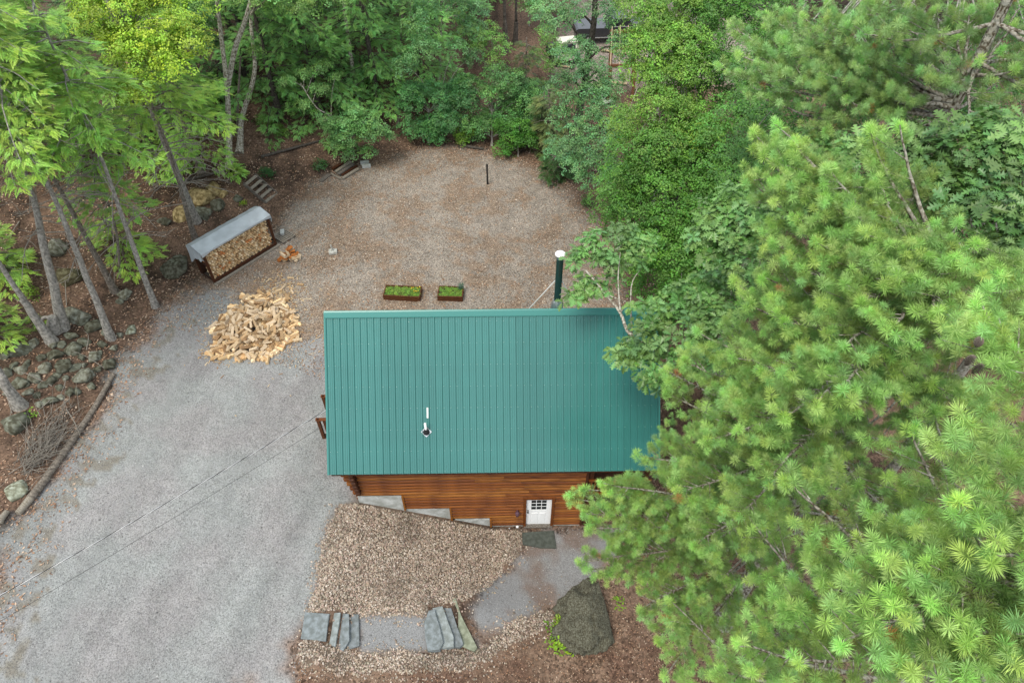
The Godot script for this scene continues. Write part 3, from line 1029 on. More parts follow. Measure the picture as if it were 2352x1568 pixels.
func roof_at(x: float, down: float, lift := 0.0) -> Vector3:
	# world point on the front slope: metres from the left rake, metres down from the ridge
	var b := Basis(Vector3.UP, YAW)
	var ang := atan2(RISE, RUN)
	return Vector3(EAVE.x, 0, EAVE.z) + b * (Vector3(x, EAVE.y + RISE, -RUN) + Basis(Vector3.RIGHT, ang) * Vector3(0, lift, down))

func make_roof_things() -> void:
	# plumbing vent
	var q := Vector3.ZERO
	var best := 1e9
	for i in 60:
		for k in 40:
			var c := roof_at(2.5 + i * 0.05, 3.0 + k * 0.05)
			var e := uv(c).distance_to(Vector2(980, 992))
			if e < best:
				best = e
				q = c
	var V := thing("vent_pipe", "white plumbing vent pipe with black boot on the green roof", "vent pipe", q)
	var rb := Basis(Vector3.UP, YAW) * Basis(Vector3.RIGHT, atan2(RISE, RUN))
	var st := begin(false)
	var dia := rb * Basis(Vector3.UP, PI / 4)
	bx(st, Vector3.ZERO, Vector3(0.27, 0.012, 0.27), dia, 0.003)
	obj("flashing_plate", done(st), M.steel, V, Transform3D(Basis.IDENTITY, rb.y * 0.028))
	st = begin(true)
	tube(st, [rb.y * 0.03, rb.y * 0.045, rb.y * 0.05 + Vector3.UP * 0.05, rb.y * 0.05 + Vector3.UP * 0.16], [0.125, 0.12, 0.08, 0.05], 16)
	obj("rubber_boot", done(st), M.rubber, V)
	st = begin(true)
	var c0 := rb.y * 0.05 + Vector3.UP * 0.05
	tube(st, [c0, c0 + Vector3.UP * 0.43, c0 + Vector3.UP * 0.432, c0 + Vector3.UP * 0.3], [0.04, 0.04, 0.034, 0.034], 14)
	obj("pipe", done(st), M.pvc, V)
	var g0 := roof_at(0, 0)
	var bestq := Vector3.ZERO
	best = 1e9
	for i in 60:
		for k in 40:
			var c := roof_at(2.5 + i * 0.05, 2.2 + k * 0.05, 0.03)
			var e := uv(c).distance_to(Vector2(981, 948))
			if e < best:
				best = e
				bestq = c
	st = begin(false)
	bx(st, Vector3.ZERO, Vector3(0.055, 0.03, 0.36), rb, 0.004)
	tag(obj("snow_guard", done(st), M.pvc, null, Transform3D(Basis.IDENTITY, bestq)), "short white strip on the green roof above the vent pipe", "roof strip")
	# chimney on the back slope
	var base := Basis(Vector3.UP, YAW) * Vector3(0, 0, -1.0) + roof_at(0, 0)
	var cb := at_r(1279, 704, 17.55)
	var by := EAVE.y + RISE - (absf(cb.z - roof_at(0, 0).z)) * RISE / RUN
	cb.y = by
	var C := thing("chimney", "tall dark green metal chimney pipe with white cap and two braces", "chimney", cb)
	var topy := at_r(1287, 590, 17.6).y - by
	st = begin(true)
	tube(st, [Vector3(0, -0.2, 0), Vector3(0, topy, 0.02)], [0.122, 0.122], 20)
	obj("pipe", done(st), M.pipe_green, C)
	for k in 3:
		st = begin(true)
		var yy := topy * (0.3 + 0.3 * k)
		tube(st, [Vector3(0, yy, 0), Vector3(0, yy + 0.03, 0)], [0.126, 0.126], 20)
		obj("band", done(st), M.pipe_green, C)
	st = begin(true)
	tube(st, [Vector3(0, -0.2, 0), Vector3(0, 0.5, 0), Vector3(0, 0.62, 0), Vector3(0, 0.68, 0)], [0.26, 0.22, 0.165, 0.13], 20)
	obj("storm_collar", done(st), M.steel, C)
	var cap := Node3D.new()
	cap.name = "cap"
	C.add_child(cap)
	st = begin(true)
	tube(st, [Vector3(0, topy + 0.0, 0), Vector3(0, topy + 0.09, 0)], [0.13, 0.145], 20)
	obj("cap_collar", done(st), M.steel, cap)
	st = begin(true)
	tube(st, [Vector3(0, topy + 0.15, 0), Vector3(0, topy + 0.17, 0), Vector3(0, topy + 0.2, 0), Vector3(0, topy + 0.22, 0)], [0.172, 0.178, 0.16, 0.07], 24)
	obj("cap_lid", done(st), M.pvc, cap)
	for k in 4:
		var a := TAU * k / 4 + 0.4
		st = begin(false)
		bar(st, Vector3(cos(a) * 0.115, topy + 0.05, sin(a) * 0.115), Vector3(cos(a) * 0.13, topy + 0.17, sin(a) * 0.13), 0.02, 0.006)
		obj("cap_leg", done(st), M.steel, cap)
	for e in [[1208, 706, 17.5], [1336, 706, 17.5]]:
		st = begin(true)
		var foot: Vector3 = at_r(e[0], e[1], e[2]) - cb
		foot.y = -(0.2)
		foot.z = -0.25
		tube(st, [Vector3(signf(foot.x) * 0.1, topy * 0.62, 0), foot], [0.02, 0.02], 7)
		obj("brace", done(st), M.brace, C)

# ---------------------------------------------------------------- foliage pieces
func blade(st: SurfaceTool, a: Vector3, b: Vector3, w: float, nrm: Vector3) -> void:
	var d := (b - a)
	var s := d.cross(nrm)
	s = s.normalized() * w * 0.5 if s.length() > 0.0001 else Vector3.RIGHT * w * 0.5
	var m := a.lerp(b, 0.55)
	tri(st, a, m - s, m + s)
	tri(st, m - s, b, m + s)

func tuft_mesh(seed_: int, n: int, len_: float, wid: float) -> ArrayMesh:
	# a pine shoot along +y with needles fanning outwards
	var st := begin(false)
	rng.seed = seed_
	for i in n:
		var t := float(i) / n
		var a := i * 2.39996 + rf(-0.3, 0.3)
		var pol := lerpf(0.25, 1.75, pow(1.0 - t, 0.8)) + rf(-0.18, 0.18)
		var d := Vector3(cos(a) * sin(pol), cos(pol), sin(a) * sin(pol))
		var o := Vector3(0, lerpf(-0.05, 0.05, t), 0)
		var l := len_ * rf(0.8, 1.15)
		var tip := o + d * l - Vector3.UP * l * 0.08
		blade(st, o, tip, wid, Vector3(rf(-1, 1), rf(-1, 1), rf(-1, 1)).normalized())
	return done(st)

func hemlock_spray(seed_: int) -> ArrayMesh:
	# flat feathery spray along +z
	var st := begin(false)
	rng.seed = seed_
	var n := 15
	for i in n:
		var t := (i + 0.5) / n
		var o := Vector3(rf(-0.01, 0.01), 0.02 - 0.14 * t * t, t * 0.55)
		for s in [-1.0, 1.0]:
			var l := lerpf(0.25, 0.06, t) * rf(0.7, 1.2)
			var d := Vector3(s * 0.8, rf(-0.2, 0.08), 0.6).normalized()
			var tip := o + d * l + Vector3.DOWN * 0.04
			blade(st, o, tip, 0.024, Vector3.UP)
			for k in 3:
				var f := 0.3 + 0.22 * k
				if l > 0.1:
					var sd = -s if k == 1 else s
					blade(st, o.lerp(tip, f), o.lerp(tip, f) + Vector3(sd * 0.3, -0.1, 0.9).normalized() * l * 0.38, 0.02, Vector3.UP)
	blade(st, Vector3(0, -0.1, 0.5), Vector3(0, -0.2, 0.66), 0.04, Vector3.UP)
	return done(st)

func leaf(st: SurfaceTool, o: Vector3, d: Vector3, nrm: Vector3, l: float, w: float) -> void:
	var s := d.cross(nrm).normalized() * w * 0.5
	var m := o + d * l * 0.45 - nrm * l * 0.03
	var tip := o + d * l - nrm * l * 0.12
	var up := nrm * w * 0.16
	tri(st, o, m - s + up, m)
	tri(st, o, m, m + s + up)
	tri(st, m - s + up, tip, m)
	tri(st, m, tip, m + s + up)

func leaf_spray(seed_: int, n: int, l: float, w: float, reach: float) -> ArrayMesh:
	var st := begin(false)
	rng.seed = seed_
	for i in n:
		var t := (i + 0.5) / n
		var o := Vector3(rf(-0.5, 0.5) * reach * 0.8, rf(-0.12, 0.12) * reach - 0.1 * t * reach, (t - 0.4) * reach)
		var d := Vector3(rf(-1, 1), rf(-0.5, 0.15), rf(-0.3, 1.2)).normalized()
		var nn := (Vector3.UP + Vector3(rf(-0.5, 0.5), 0, rf(-0.5, 0.5))).normalized()
		leaf(st, o, d, nn, l * rf(0.75, 1.2), w * rf(0.8, 1.15))
	return done(st)

func oak_spray(seed_: int) -> ArrayMesh:
	var st := begin(false)
	rng.seed = seed_
	var prof := [[0.0, 0.015], [0.16, 0.04], [0.26, 0.22], [0.34, 0.05], [0.48, 0.36], [0.56, 0.06], [0.7, 0.36], [0.78, 0.07], [0.9, 0.15], [1.0, 0.0]]
	for i in 8:
		var a := i * 2.4 + rf(-0.3, 0.3)
		var el := rf(-0.35, 0.45)
		var d := Vector3(cos(a) * cos(el), sin(el), sin(a) * cos(el))
		var s := d.cross(Vector3.UP + Vector3(rf(-0.4, 0.4), 0, rf(-0.4, 0.4))).normalized()
		var nn := s.cross(d)
		var l := rf(0.17, 0.26)
		var o := d * 0.03 + Vector3.UP * rf(-0.06, 0.04)
		for k in prof.size() - 1:
			for sg in [-1.0, 1.0]:
				var p0: Vector3 = o + d * l * prof[k][0] - nn * l * 0.15 * pow(prof[k][0], 2)
				var p1: Vector3 = o + d * l * prof[k + 1][0] - nn * l * 0.15 * pow(prof[k + 1][0], 2)
				var e0: Vector3 = p0 + s * sg * l * prof[k][1] + d * l * 0.08 * prof[k][1] * 3.0 + nn * l * prof[k][1] * 0.2
				var e1: Vector3 = p1 + s * sg * l * prof[k + 1][1] + d * l * 0.08 * prof[k + 1][1] * 3.0 + nn * l * prof[k + 1][1] * 0.2
				quad(st, p0, e0, e1, p1)
	return done(st)

func make_sprays() -> void:
	for k in 3:
		spray["tuft%d" % k] = tuft_mesh(11 + k, 90, 0.118, 0.0062)
		spray["hemlock%d" % k] = hemlock_spray(21 + k)
		spray["leaf%d" % k] = leaf_spray(31 + k, 16, 0.1, 0.062, 0.36)
		spray["oak%d" % k] = oak_spray(41 + k)
		spray["small%d" % k] = leaf_spray(51 + k, 13, 0.085, 0.054, 0.34)

# collects instances of three variants of one spray
class Bag:
	var xf := [[], [], []]
	var cl := [[], [], []]

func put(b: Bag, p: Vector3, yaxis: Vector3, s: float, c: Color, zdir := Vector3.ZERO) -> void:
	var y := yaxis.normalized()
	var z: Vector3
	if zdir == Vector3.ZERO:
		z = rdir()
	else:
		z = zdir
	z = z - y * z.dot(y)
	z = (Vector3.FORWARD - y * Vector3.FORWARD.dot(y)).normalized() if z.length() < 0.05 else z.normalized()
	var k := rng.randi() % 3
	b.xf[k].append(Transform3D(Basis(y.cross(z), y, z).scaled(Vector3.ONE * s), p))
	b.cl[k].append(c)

func crown(b: Bag, kind: String, m: Material, parent: Node, called := "crown") -> void:
	var node := Node3D.new()
	node.name = called
	parent.add_child(node, true)
	node.set_meta("kind", "stuff")
	for k in 3:
		if b.xf[k].size():
			var o := multi("foliage", spray[kind + str(k)], m, b.xf[k], b.cl[k], node)
			o.set_meta("kind", "stuff")

func tone(c: Vector3, k: float) -> Color:
	var d := c * k
	return Color(d.x * rf(0.8, 1.2), d.y, d.z * rf(0.8, 1.25))

# a leafy lump: c centre, r radius, flat height factor
func lump(b: Bag, c: Vector3, r: float, flat: float, n: int, col: Vector3, size := 1.0) -> void:
	var sd := rf(0, 900)
	for i in n:
		var d := rdir()
		if d.y < -0.25 and rng.randf() < 0.65:
			d.y = -d.y
		var bump := 1.0 + 0.45 * nz.get_noise_3d(d.x * 60.0 + sd, d.y * 60.0, d.z * 60.0)
		var rad := r * bump * (1.0 - 0.55 * pow(rng.randf(), 1.7))
		var p := c + Vector3(d.x, d.y * flat, d.z) * rad
		put(b, p, Vector3.UP * 1.1 + d * 0.7 + rdir() * 0.45, size * rf(0.7, 1.3), tone(col, rf(0.6, 1.4)))

func trunk_of(t: Node3D, keys: Array, r0: float, r1: float, m: Material, limbs: Array = [], flare := 0.12) -> void:
	# keys and limbs in world space, the tree node at its base
	var st := begin(true)
	var k2 := keys.map(func(p): return p - t.position)
	var pts := curve(k2, 5)
	var rad := taper(pts.size(), r0, r1, r0 * flare * 5.0)
	for i in range(1, pts.size() - 1):
		pts[i] += Vector3(rf(-1, 1), 0, rf(-1, 1)) * r0 * 0.12
	tube(st, pts, rad, 10)
	for l in limbs:
		var lp := curve(l[0].map(func(p): return p - t.position), 4)
		for i in range(1, lp.size()):
			lp[i] += rdir() * l[1] * 0.5
		tube(st, lp, taper(lp.size(), l[1], l[2]), 5)
	obj("trunk", done(st), m, t)

# broadleaf tree from a list of lumps [u, v, depth, radius]; trunk keys in world space
func leafy(called: String, label: String, keys: Array, r0: float, lumps: Array, col: Vector3, kind := "leaf", barkm := "bark_grey", group := "", dens := 95.0, limbs := true, flat := 0.7) -> Node3D:
	var base: Vector3 = keys[0]
	var t := thing(called, label, "tree" if called.ends_with("tree") else "shrub", base, group)
	var b := Bag.new()
	var lb := []
	for e in lumps:
		var c: Vector3 = e[0]
		var r: float = e[1]
		lump(b, c - base, r, flat, int(dens * r * r), col * rf(0.75, 1.2), e[2] if e.size() > 2 else 1.0)
		if limbs:
			var from: Vector3 = keys[-1]
			var bd := 1e9
			for i in keys.size() - 1:
				for k in 5:
					var q: Vector3 = keys[i].lerp(keys[i + 1], k / 5.0)
					var w := q.distance_to(c - Vector3.UP * minf(1.5, (c - q).length() * 0.5))
					if w < bd and q.y > base.y + 0.3:
						bd = w
						from = q
			lb.append([[from, from.lerp(c, 0.5) + Vector3.UP * 0.15 * from.distance_to(c), c], clampf(r0 * 0.3, 0.02, 0.09), 0.012])
	trunk_of(t, keys, r0, r0 * 0.45, M[barkm], lb)
	crown(b, kind, M.oak_leaf if kind == "oak" else M.leaf, t)
	return t

func px_lumps(poly: Array, n: int, dep: Callable, r0: float, r1: float) -> Array:
	var pts := PackedVector2Array(poly.map(func(e): return Vector2(e[0], e[1])))
	var r := bounds(pts)
	var out := []
	var tries := 0
	while out.size() < n and tries < 4000:
		tries += 1
		var q := Vector2(rf(r.position.x, r.end.x), rf(r.position.y, r.end.y))
		if Geometry2D.is_point_in_polygon(q, pts):
			var p := at_d(q.x, q.y, dep.call(q.x, q.y) + rf(-0.6, 0.6))
			var far := true
			for o in out:
				if p.distance_to(o[0]) < r0 * 0.75:
					far = false
			if far or tries > 2500:
				out.append([p, rf(r0, r1)])
	return out

# hemlock: trunk keys in world space; foliage from y0 upwards
func hemlock(label: String, keys: Array, r0: float, y0: float, reach: float, col: Vector3, barkm := "bark_brown", dead := 0, dens := 1.0) -> Node3D:
	var base: Vector3 = keys[0]
	var top: Vector3 = keys[-1]
	var t := thing("hemlock_tree", label, "tree", base, "hemlocks round the clearing")
	var b := Bag.new()
	var lb := []
	var y := y0
	while y < top.y - 0.2:
		var f := (y - y0) / (top.y - y0)
		var o := on_trunk(keys, y)
		var L := (reach * (1.0 - pow(f, 1.25)) + 0.35) * rf(0.7, 1.15)
		var az := rf(0, TAU)
		var dir := Vector3(cos(az), 0, sin(az))
		var side := dir.cross(Vector3.UP)
		var rise := rf(0.05, 0.3)
		var tip := o + dir * L + Vector3.UP * (rise - 0.42) * L
		if true:
			lb.append([[o, o + dir * L * 0.5 + Vector3.UP * (rise * 0.5 - 0.105) * L, tip], 0.035, 0.008])
			var n := int(L / 0.038 * dens) + 4
			for i in n:
				var s := pow(rf(0.04, 1.0), 0.7)
				var w := rf(-1, 1) * (0.22 + 0.5 * L * (1.0 - s) * 0.55 + 0.12)
				var p := o + dir * (L * s) + side * w + Vector3.UP * (rise * s - 0.42 * s * s) * L + Vector3.DOWN * (absf(w) * 0.22 + rf(0, 0.12))
				var zd := dir * 0.8 + side * signf(w) * minf(absf(w) * 2.0, 1.2) + Vector3.DOWN * rf(0.0, 0.35) + rdir() * 0.5
				put(b, p - base, Vector3.UP + rdir() * 0.45, rf(0.42, 0.72), tone(col, rf(0.6, 1.2) + 0.45 * pow(s, 3)), zd)
		y += 0.17 + 0.02 * L
	var dst := begin(true)
	for i in dead:
		# bare pale lower branches
		var yy := rf(lerpf(base.y, y0, 0.45), y0 + 0.6)
		var o := on_trunk(keys, yy) - base
		var az := rf(0, TAU)
		var dir := Vector3(cos(az), rf(-0.2, 0.1), sin(az))
		var L := rf(0.9, 2.9)
		var e := o + dir * L + Vector3.DOWN * 0.22 * L
		var m := o.lerp(e, 0.5) + Vector3(rf(-0.2, 0.2), 0.12 * L, rf(-0.2, 0.2))
		tube(dst, curve([o, m, e], 3), taper(7, 0.026, 0.009), 5)
		for k in 4:
			var q := m.lerp(e, rf(-0.4, 0.9))
			var w := q + (dir + rdir() * 0.7).normalized() * rf(0.3, 1.0)
			tube(dst, [q, q.lerp(w, 0.5) + rdir() * 0.05, w], [0.014, 0.011, 0.006], 4)
	if dead:
		obj("bare_branches", done(dst), M.twig, t).set_meta("kind", "stuff")
	trunk_of(t, keys, r0, 0.03, M[barkm], lb)
	crown(b, "hemlock", M.needle, t)
	return t

func on_trunk(keys: Array, y: float) -> Vector3:
	for i in keys.size() - 1:
		if y <= keys[i + 1].y:
			return keys[i].lerp(keys[i + 1], clampf((y - keys[i].y) / (keys[i + 1].y - keys[i].y), 0, 1))
	return keys[-1]

# the pines' outline against the roof, wall and yard, as pixels: leftmost u at v
var EDGE_V := [0, 100, 160, 220, 265, 300, 430, 560, 700, 850, 885, 935, 955, 1000, 1040, 1085, 1110, 1125, 1150, 1200, 1250, 1290, 1330, 1360, 1400, 1450, 1500, 1568]
var EDGE_U := [1690, 1650, 1640, 1690, 1720, 1720, 1690, 1720, 1640, 1515, 1512, 1512, 1505, 1490, 1455, 1450, 1375, 1305, 1295, 1335, 1340, 1318, 1340, 1400, 1440, 1490, 1515, 1505]

var TOP_U := [1690, 1720, 1760, 1800, 1850, 1905, 1950, 1990, 2040, 2080, 2120, 2200, 2280, 2352]
var TOP_V := [420, 310, 275, 285, 345, 385, 370, 295, 275, 290, 360, 440, 520, 560]

func in_pines(p: Vector3) -> bool:
	var q := uv(p)
	return q.x > pw(q.y, EDGE_V, EDGE_U) + 8.0

func kept(mode: int, p: Vector3) -> bool:
	if not in_pines(p):
		return false
	var q := uv(p)
	if mode == 1:
		return q.y > pw(q.x, TOP_U, TOP_V)
	if mode == 2:
		return not (q.x > 2130 and q.x < 2215 and q.y > 205 and q.y < 300)
	return true

func pine_limb(b: Bag, lb: Array, base: Vector3, o: Vector3, tip: Vector3, col: Vector3, full: float, keep: int, thick := 0.05) -> void:
	var L := o.distance_to(tip)
	var dir := (tip - o) / L
	var flatd := Vector3(dir.x, 0, dir.z).normalized()
	var side := flatd.cross(Vector3.UP)
	var mid := o.lerp(tip, 0.55) + Vector3.DOWN * 0.06 * L
	if not kept(keep, tip):
		return
	lb.append([[o, mid, tip], thick, 0.012])
	var n := int(L / 0.2)
	var beat := rf(0, TAU)
	for i in n:
		var s := lerpf(0.18, 1.0, (i + 0.5) / n)
		var q := o * pow(1 - s, 2) + mid * 2 * s * (1 - s) + tip * s * s
		var tl := (0.25 + 0.95 * sin(PI * clampf(1.0 - s, 0.04, 0.62))) * rf(0.6, 1.1)
		for sg in [-1.0, 1.0]:
			var td = (flatd * rf(0.5, 1.0) + side * sg * rf(0.5, 1.1) + Vector3.UP * rf(-0.05, 0.45)).normalized()
			if s < 0.32 and rng.randf() < 0.75 or sin(s * L * 3.4 + beat + sg * 0.8) < -0.55:
				continue
			var m := int(tl / 0.13 * full)
			for k in m:
				var f := (k + 0.7) / m
				if f < 0.2:
					continue
				var p = q + td * tl * f + Vector3.UP * (0.16 * f * f * tl) + rdir() * 0.06
				if not kept(keep, p):
					continue
				var ax = td * 0.55 + Vector3.UP * rf(0.35, 0.95) + rdir() * 0.55
				var rust := rng.randf() < 0.004
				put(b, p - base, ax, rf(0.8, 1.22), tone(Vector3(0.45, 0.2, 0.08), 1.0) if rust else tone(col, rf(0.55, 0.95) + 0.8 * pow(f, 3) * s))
			if rng.randf() < 0.55 and kept(keep, q + td * tl):
				lb.append([[q, q + td * tl * 0.9], 0.013, 0.005])
	for k in 3:
		if kept(keep, tip):
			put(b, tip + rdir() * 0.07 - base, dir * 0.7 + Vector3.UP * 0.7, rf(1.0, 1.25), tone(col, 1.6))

func pine(label: String, keys: Array, r0: float, y0: float, reach: float, col: Vector3, extra: Array, keep: int, full := 1.0, step := 0.5, cone := 0.9) -> Node3D:
	var base: Vector3 = keys[0]
	var top: Vector3 = keys[-1]
	var t := thing("pine_tree", label, "tree", base, "white pines beside the cabin")
	var b := Bag.new()
	var lb := []
	var y := y0
	while y < top.y:
		var f := (y - y0) / (top.y - y0)
		var o := on_trunk(keys, y)
		for k in 3:
			var az := rf(0, TAU)
			var L := (reach * pow(1.0 - f, cone) + 0.7) * rf(0.6, 1.1)
			var tip := o + Vector3(cos(az) * L, L * lerpf(0.02, 0.75, f * f) + rf(-0.1, 0.2) * L, sin(az) * L)
			for c in 6:
				if not kept(keep, tip):
					tip = o.lerp(tip, 0.82)
			if o.distance_to(tip) > 0.6:
				pine_limb(b, lb, base, o, tip, col * rf(0.82, 1.15), full, keep)
		y += step * rf(0.7, 1.2)
	for e in extra:
		# [tip, drop of the root below the tip]
		var tip: Vector3 = e[0]
		pine_limb(b, lb, base, on_trunk(keys, clampf(tip.y - e[1], base.y + 1.0, top.y)), tip, col * rf(0.9, 1.2), full * 1.1, keep, 0.06)
	pine_limb(b, lb, base, on_trunk(keys, top.y - 1.0), top + Vector3.UP * 0.4, col, full, keep)
	trunk_of(t, keys, r0, 0.05, M.bark_lichen, lb)
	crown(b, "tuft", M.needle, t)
	return t

# ---------------------------------------------------------------- trees
func rise(u0: float, v0: float, u1: float, v1: float, top: float, far := 1.0) -> Array:
	# trunk from the ground at the first pixel through the second, on up to a height
	var b := ground(u0, v0)
	var q := at_r(u1, v1, Vector2(b.x, b.z).length() * far)
	var d := (q - b) / (q.y - b.y)
	return [b + Vector3.DOWN * 0.15, b.lerp(q, 0.5) + Vector3(rf(-0.1, 0.1), 0, rf(-0.1, 0.1)), q, q + Vector3(d.x * 0.4, 1, d.z * 0.4) * maxf(1.0, top - q.y)]

func straight(u: float, v: float, hgt: float) -> Array:
	var b := ground(u, v)
	return [b + Vector3.DOWN * 0.15, b + Vector3(rf(-0.15, 0.15), hgt * 0.5, rf(-0.15, 0.15)), b + Vector3(rf(-0.3, 0.3), hgt, rf(-0.3, 0.3))]

func L(list: Array) -> Array:
	# [u, v, depth, radius] -> [world, radius]
	return list.map(func(e): return [at_d(e[0], e[1], e[2]), e[3]])

func make_trees() -> void:
	var hg := Vector3(0.25, 0.45, 0.08)
	var hd := Vector3(0.18, 0.38, 0.1)
	var hb := Vector3(0.31, 0.49, 0.08)
	rng.seed = 501
	# left bank
	var twin := hemlock("hemlock with thick pale grey trunk rising from a hollow knotted root base", rise(140, 752, 40, 355, 19), 0.209, 12.0, 3.4, hb, "bark_grey", 8)
	var kn := ground(122, 762) + Vector3(0, 0.35, 0) - twin.position
	var kst := begin(true)
	var ring := []
	for k in 15:
		var an := TAU * k / 14.0
		ring.append(kn + Vector3(cos(an) * 0.24, sin(an) * 0.2 + 0.25, sin(an) * -0.12))
	tube(kst, ring, taper(15, 0.075, 0.075), 7, false)
	tube(kst, [kn + Vector3(-0.1, -0.5, -0.1), kn + Vector3(0.15, 0.0, -0.05), kn + Vector3(0.3, 0.5, -0.1)], [0.4, 0.28, 0.16], 9)
	obj("root_knot", done(kst), M.bark_grey, twin)
	hemlock("hemlock with thick grey trunk leaning away from the hollow knotted root base", rise(115, 782, 0, 612, 20), 0.202, 12.0, 3.4, hg, "bark_grey", 4)
	hemlock("hemlock with smooth straight grey trunk beside the boulder field", rise(252, 776, 85, 372, 19), 0.155, 12.0, 3.3, hb, "bark_grey", 26)
	hemlock("hemlock with brownish grey trunk behind the mossy boulder", rise(262, 668, 112, 392, 18), 0.147, 11.5, 3.0, hg, "bark_brown", 22)
	hemlock("slender hemlock with leaning grey trunk at the edge of the driveway", rise(355, 703, 222, 338, 16), 0.13, 10.5, 2.6, hg, "bark_grey", 20)
	hemlock("thin young hemlock with short bare trunk between two thicker ones", rise(273, 636, 258, 500, 10), 0.075, 6.4, 1.8, hg, "bark_brown", 6)
	hemlock("hemlock with brown trunk rising behind the tarp covered woodshed", rise(447, 548, 393, 365, 13.5), 0.146, 9.0, 3.2, hb, "bark_brown", 34)
	hemlock("hemlock with broad grey root flare beside the brush pile", rise(42, 930, -40, 800, 18), 0.232, 13, 3.2, hg, "bark_grey", 3)
	hemlock("low spreading hemlock sapling under the bare trunks", straight(290, 590, 2.6), 0.03, 2.9, 1.7, hb, "bark_brown", 0, 1.3)
	hemlock("hemlock sapling with bright sprays above the left boulders", straight(-20, 770, 3.4), 0.04, 3.0, 1.5, hb, "bark_brown", 0, 1.3)
	hemlock("young hemlock with bright drooping sprays beside the pale lone rock", straight(10, 640, 4.2), 0.05, 3.6, 1.8, hb, "bark_brown", 0, 1.2)
	# back left
	hemlock("broad hemlock with drooping sprays above the log on the bank", straight(462, 398, 12.5), 0.16, 4.4, 3.2, hg, "bark_brown", 6)
	hemlock("tall hemlock standing behind the bright green beech", straight(345, 345, 16), 0.2, 5.0, 3.8, hg, "bark_brown", 6)
	hemlock("hemlock with pale tips in the far left corner of the wood", straight(190, 300, 17), 0.2, 7.0, 3.8, hg, "bark_brown")
	hemlock("hemlock filling the gap behind the knotted twin trunks", straight(60, 380, 17), 0.2, 6.5, 3.6, hg, "bark_brown")
	hemlock("dark hemlock right behind the forked maple trunks", straight(640, 262, 15), 0.18, 3.4, 3.0, hd, "bark_dark")
	hemlock("dark hemlock with low sprays behind the leafy shrub", straight(735, 255, 14), 0.18, 3.2, 3.0, hd, "bark_dark")
	hemlock("dark narrow hemlock between two bare maple trunks", straight(868, 232, 15), 0.18, 3.4, 2.8, hd * 1.15, "bark_dark")
	hemlock("dusky hemlock deep in the wood behind the forked trunks", straight(560, 170, 17), 0.2, 3.0, 3.6, hd, "bark_dark")
	hemlock("dusky hemlock deep in the wood behind the broken grey stem", straight(800, 130, 17), 0.2, 3.0, 3.4, hd, "bark_dark")
	hemlock("hemlock behind the understory maple, low dark sprays", straight(968, 205, 13), 0.16, 3.2, 2.8, hd * 1.2, "bark_dark")
	hemlock("tall hemlock at the back of the wood beyond the beech", straight(430, 190, 18), 0.2, 4.0, 4.0, hd, "bark_dark")
	hemlock("tall hemlock at the back of the wood near the brown clearing", straight(1000, 90, 17), 0.2, 6.0, 3.4, hd, "bark_dark")
	hemlock("small hemlock with feathery sprays at the edge of the brown clearing", straight(1205, 285, 5.5), 0.07, 2.8, 1.7, Vector3(0.08, 0.12, 0.035), "bark_brown")
	hemlock("olive green young hemlock beside the thick dark maple trunk", straight(1262, 350, 4.2), 0.06, 2.3, 1.6, Vector3(0.16, 0.22, 0.07), "bark_brown", 4, 1.2)
	hemlock("straggly olive hemlock between the round shrub and the maple trunk", straight(1238, 330, 3.4), 0.05, 2.2, 1.4, Vector3(0.17, 0.21, 0.08), "bark_brown", 4, 1.2)
	hemlock("low dense hemlock bush at the right edge of the yard", straight(1278, 405, 2.2), 0.04, 2.1, 1.2, Vector3(0.05, 0.12, 0.03), "bark_brown", 0, 2.0)
	rng.seed = 777
	# bright beech at the top left
	var bl := px_lumps([[140, -40], [480, -40], [455, 120], [395, 150], [330, 250], [250, 190], [200, 70]], 24, func(u, v): return 27.5 + (v - 120) * -0.004, 0.7, 1.1)
	var bb := Vector3(-16.8, height(-16.8, -29.5), -29.5)
	leafy("beech_tree", "bright yellow green beech crown in front of the hemlocks", [bb, bb + Vector3(0.2, 5, 0.3), bb + Vector3(0.6, 10, 0.8), bb + Vector3(0.6, 13, 1)], 0.17, bl, Vector3(0.333, 0.495, 0.045), "leaf", "bark_grey", "", 105.0)
	# maples with visible trunks along the back
	var g1 := ground(527, 388)
	var t1 := [g1, at_r(523, 250, 38.6), at_r(515, 150, 38.8), at_r(500, 20, 39), at_r(495, -60, 39)]
	leafy("maple_tree", "maple with straight mottled grey trunk at the foot of the bank steps", t1, 0.17, L([[490, -20, 33, 1.2], [455, 20, 33, 0.9], [610, -30, 33, 1.2]]), Vector3(0.175, 0.330, 0.080), "leaf", "bark_pale", "maples at the back of the clearing")
	var g2 := ground(549, 352)
	var t2 := [g2, at_r(557, 262, 40.2), at_r(584, 170, 40.2), at_r(578, 80, 40.4), at_r(572, -40, 40.6)]
	var f2 := leafy("maple_tree", "forked maple with two pale crooked stems behind the bank", t2, 0.17, L([[640, 5, 34, 0.9], [690, 20, 34, 0.8], [580, -30, 33, 1.4], [585, 115, 37, 0.45], [720, -10, 35, 1.0]]), Vector3(0.193, 0.346, 0.080), "leaf", "bark_pale", "maples at the back of the clearing")
	var st := begin(true)
	var s2 := curve([at_r(521, 205, 38.9) - g2, at_r(540, 110, 39.2) - g2, at_r(562, 50, 39.4) - g2, at_r(585, -30, 39.6) - g2], 5)
	tube(st, s2, taper(s2.size(), 0.15, 0.11), 9)
	obj("side_stem", done(st), M.bark_pale, f2)
	st = begin(true)
	tube(st, [at_r(543, 349, 40) - g2, at_r(546, 230, 40.2) - g2, at_r(552, 130, 40.3) - g2], [0.08, 0.07, 0.05], 8)
	obj("side_stem", done(st), M.bark_brown, f2)
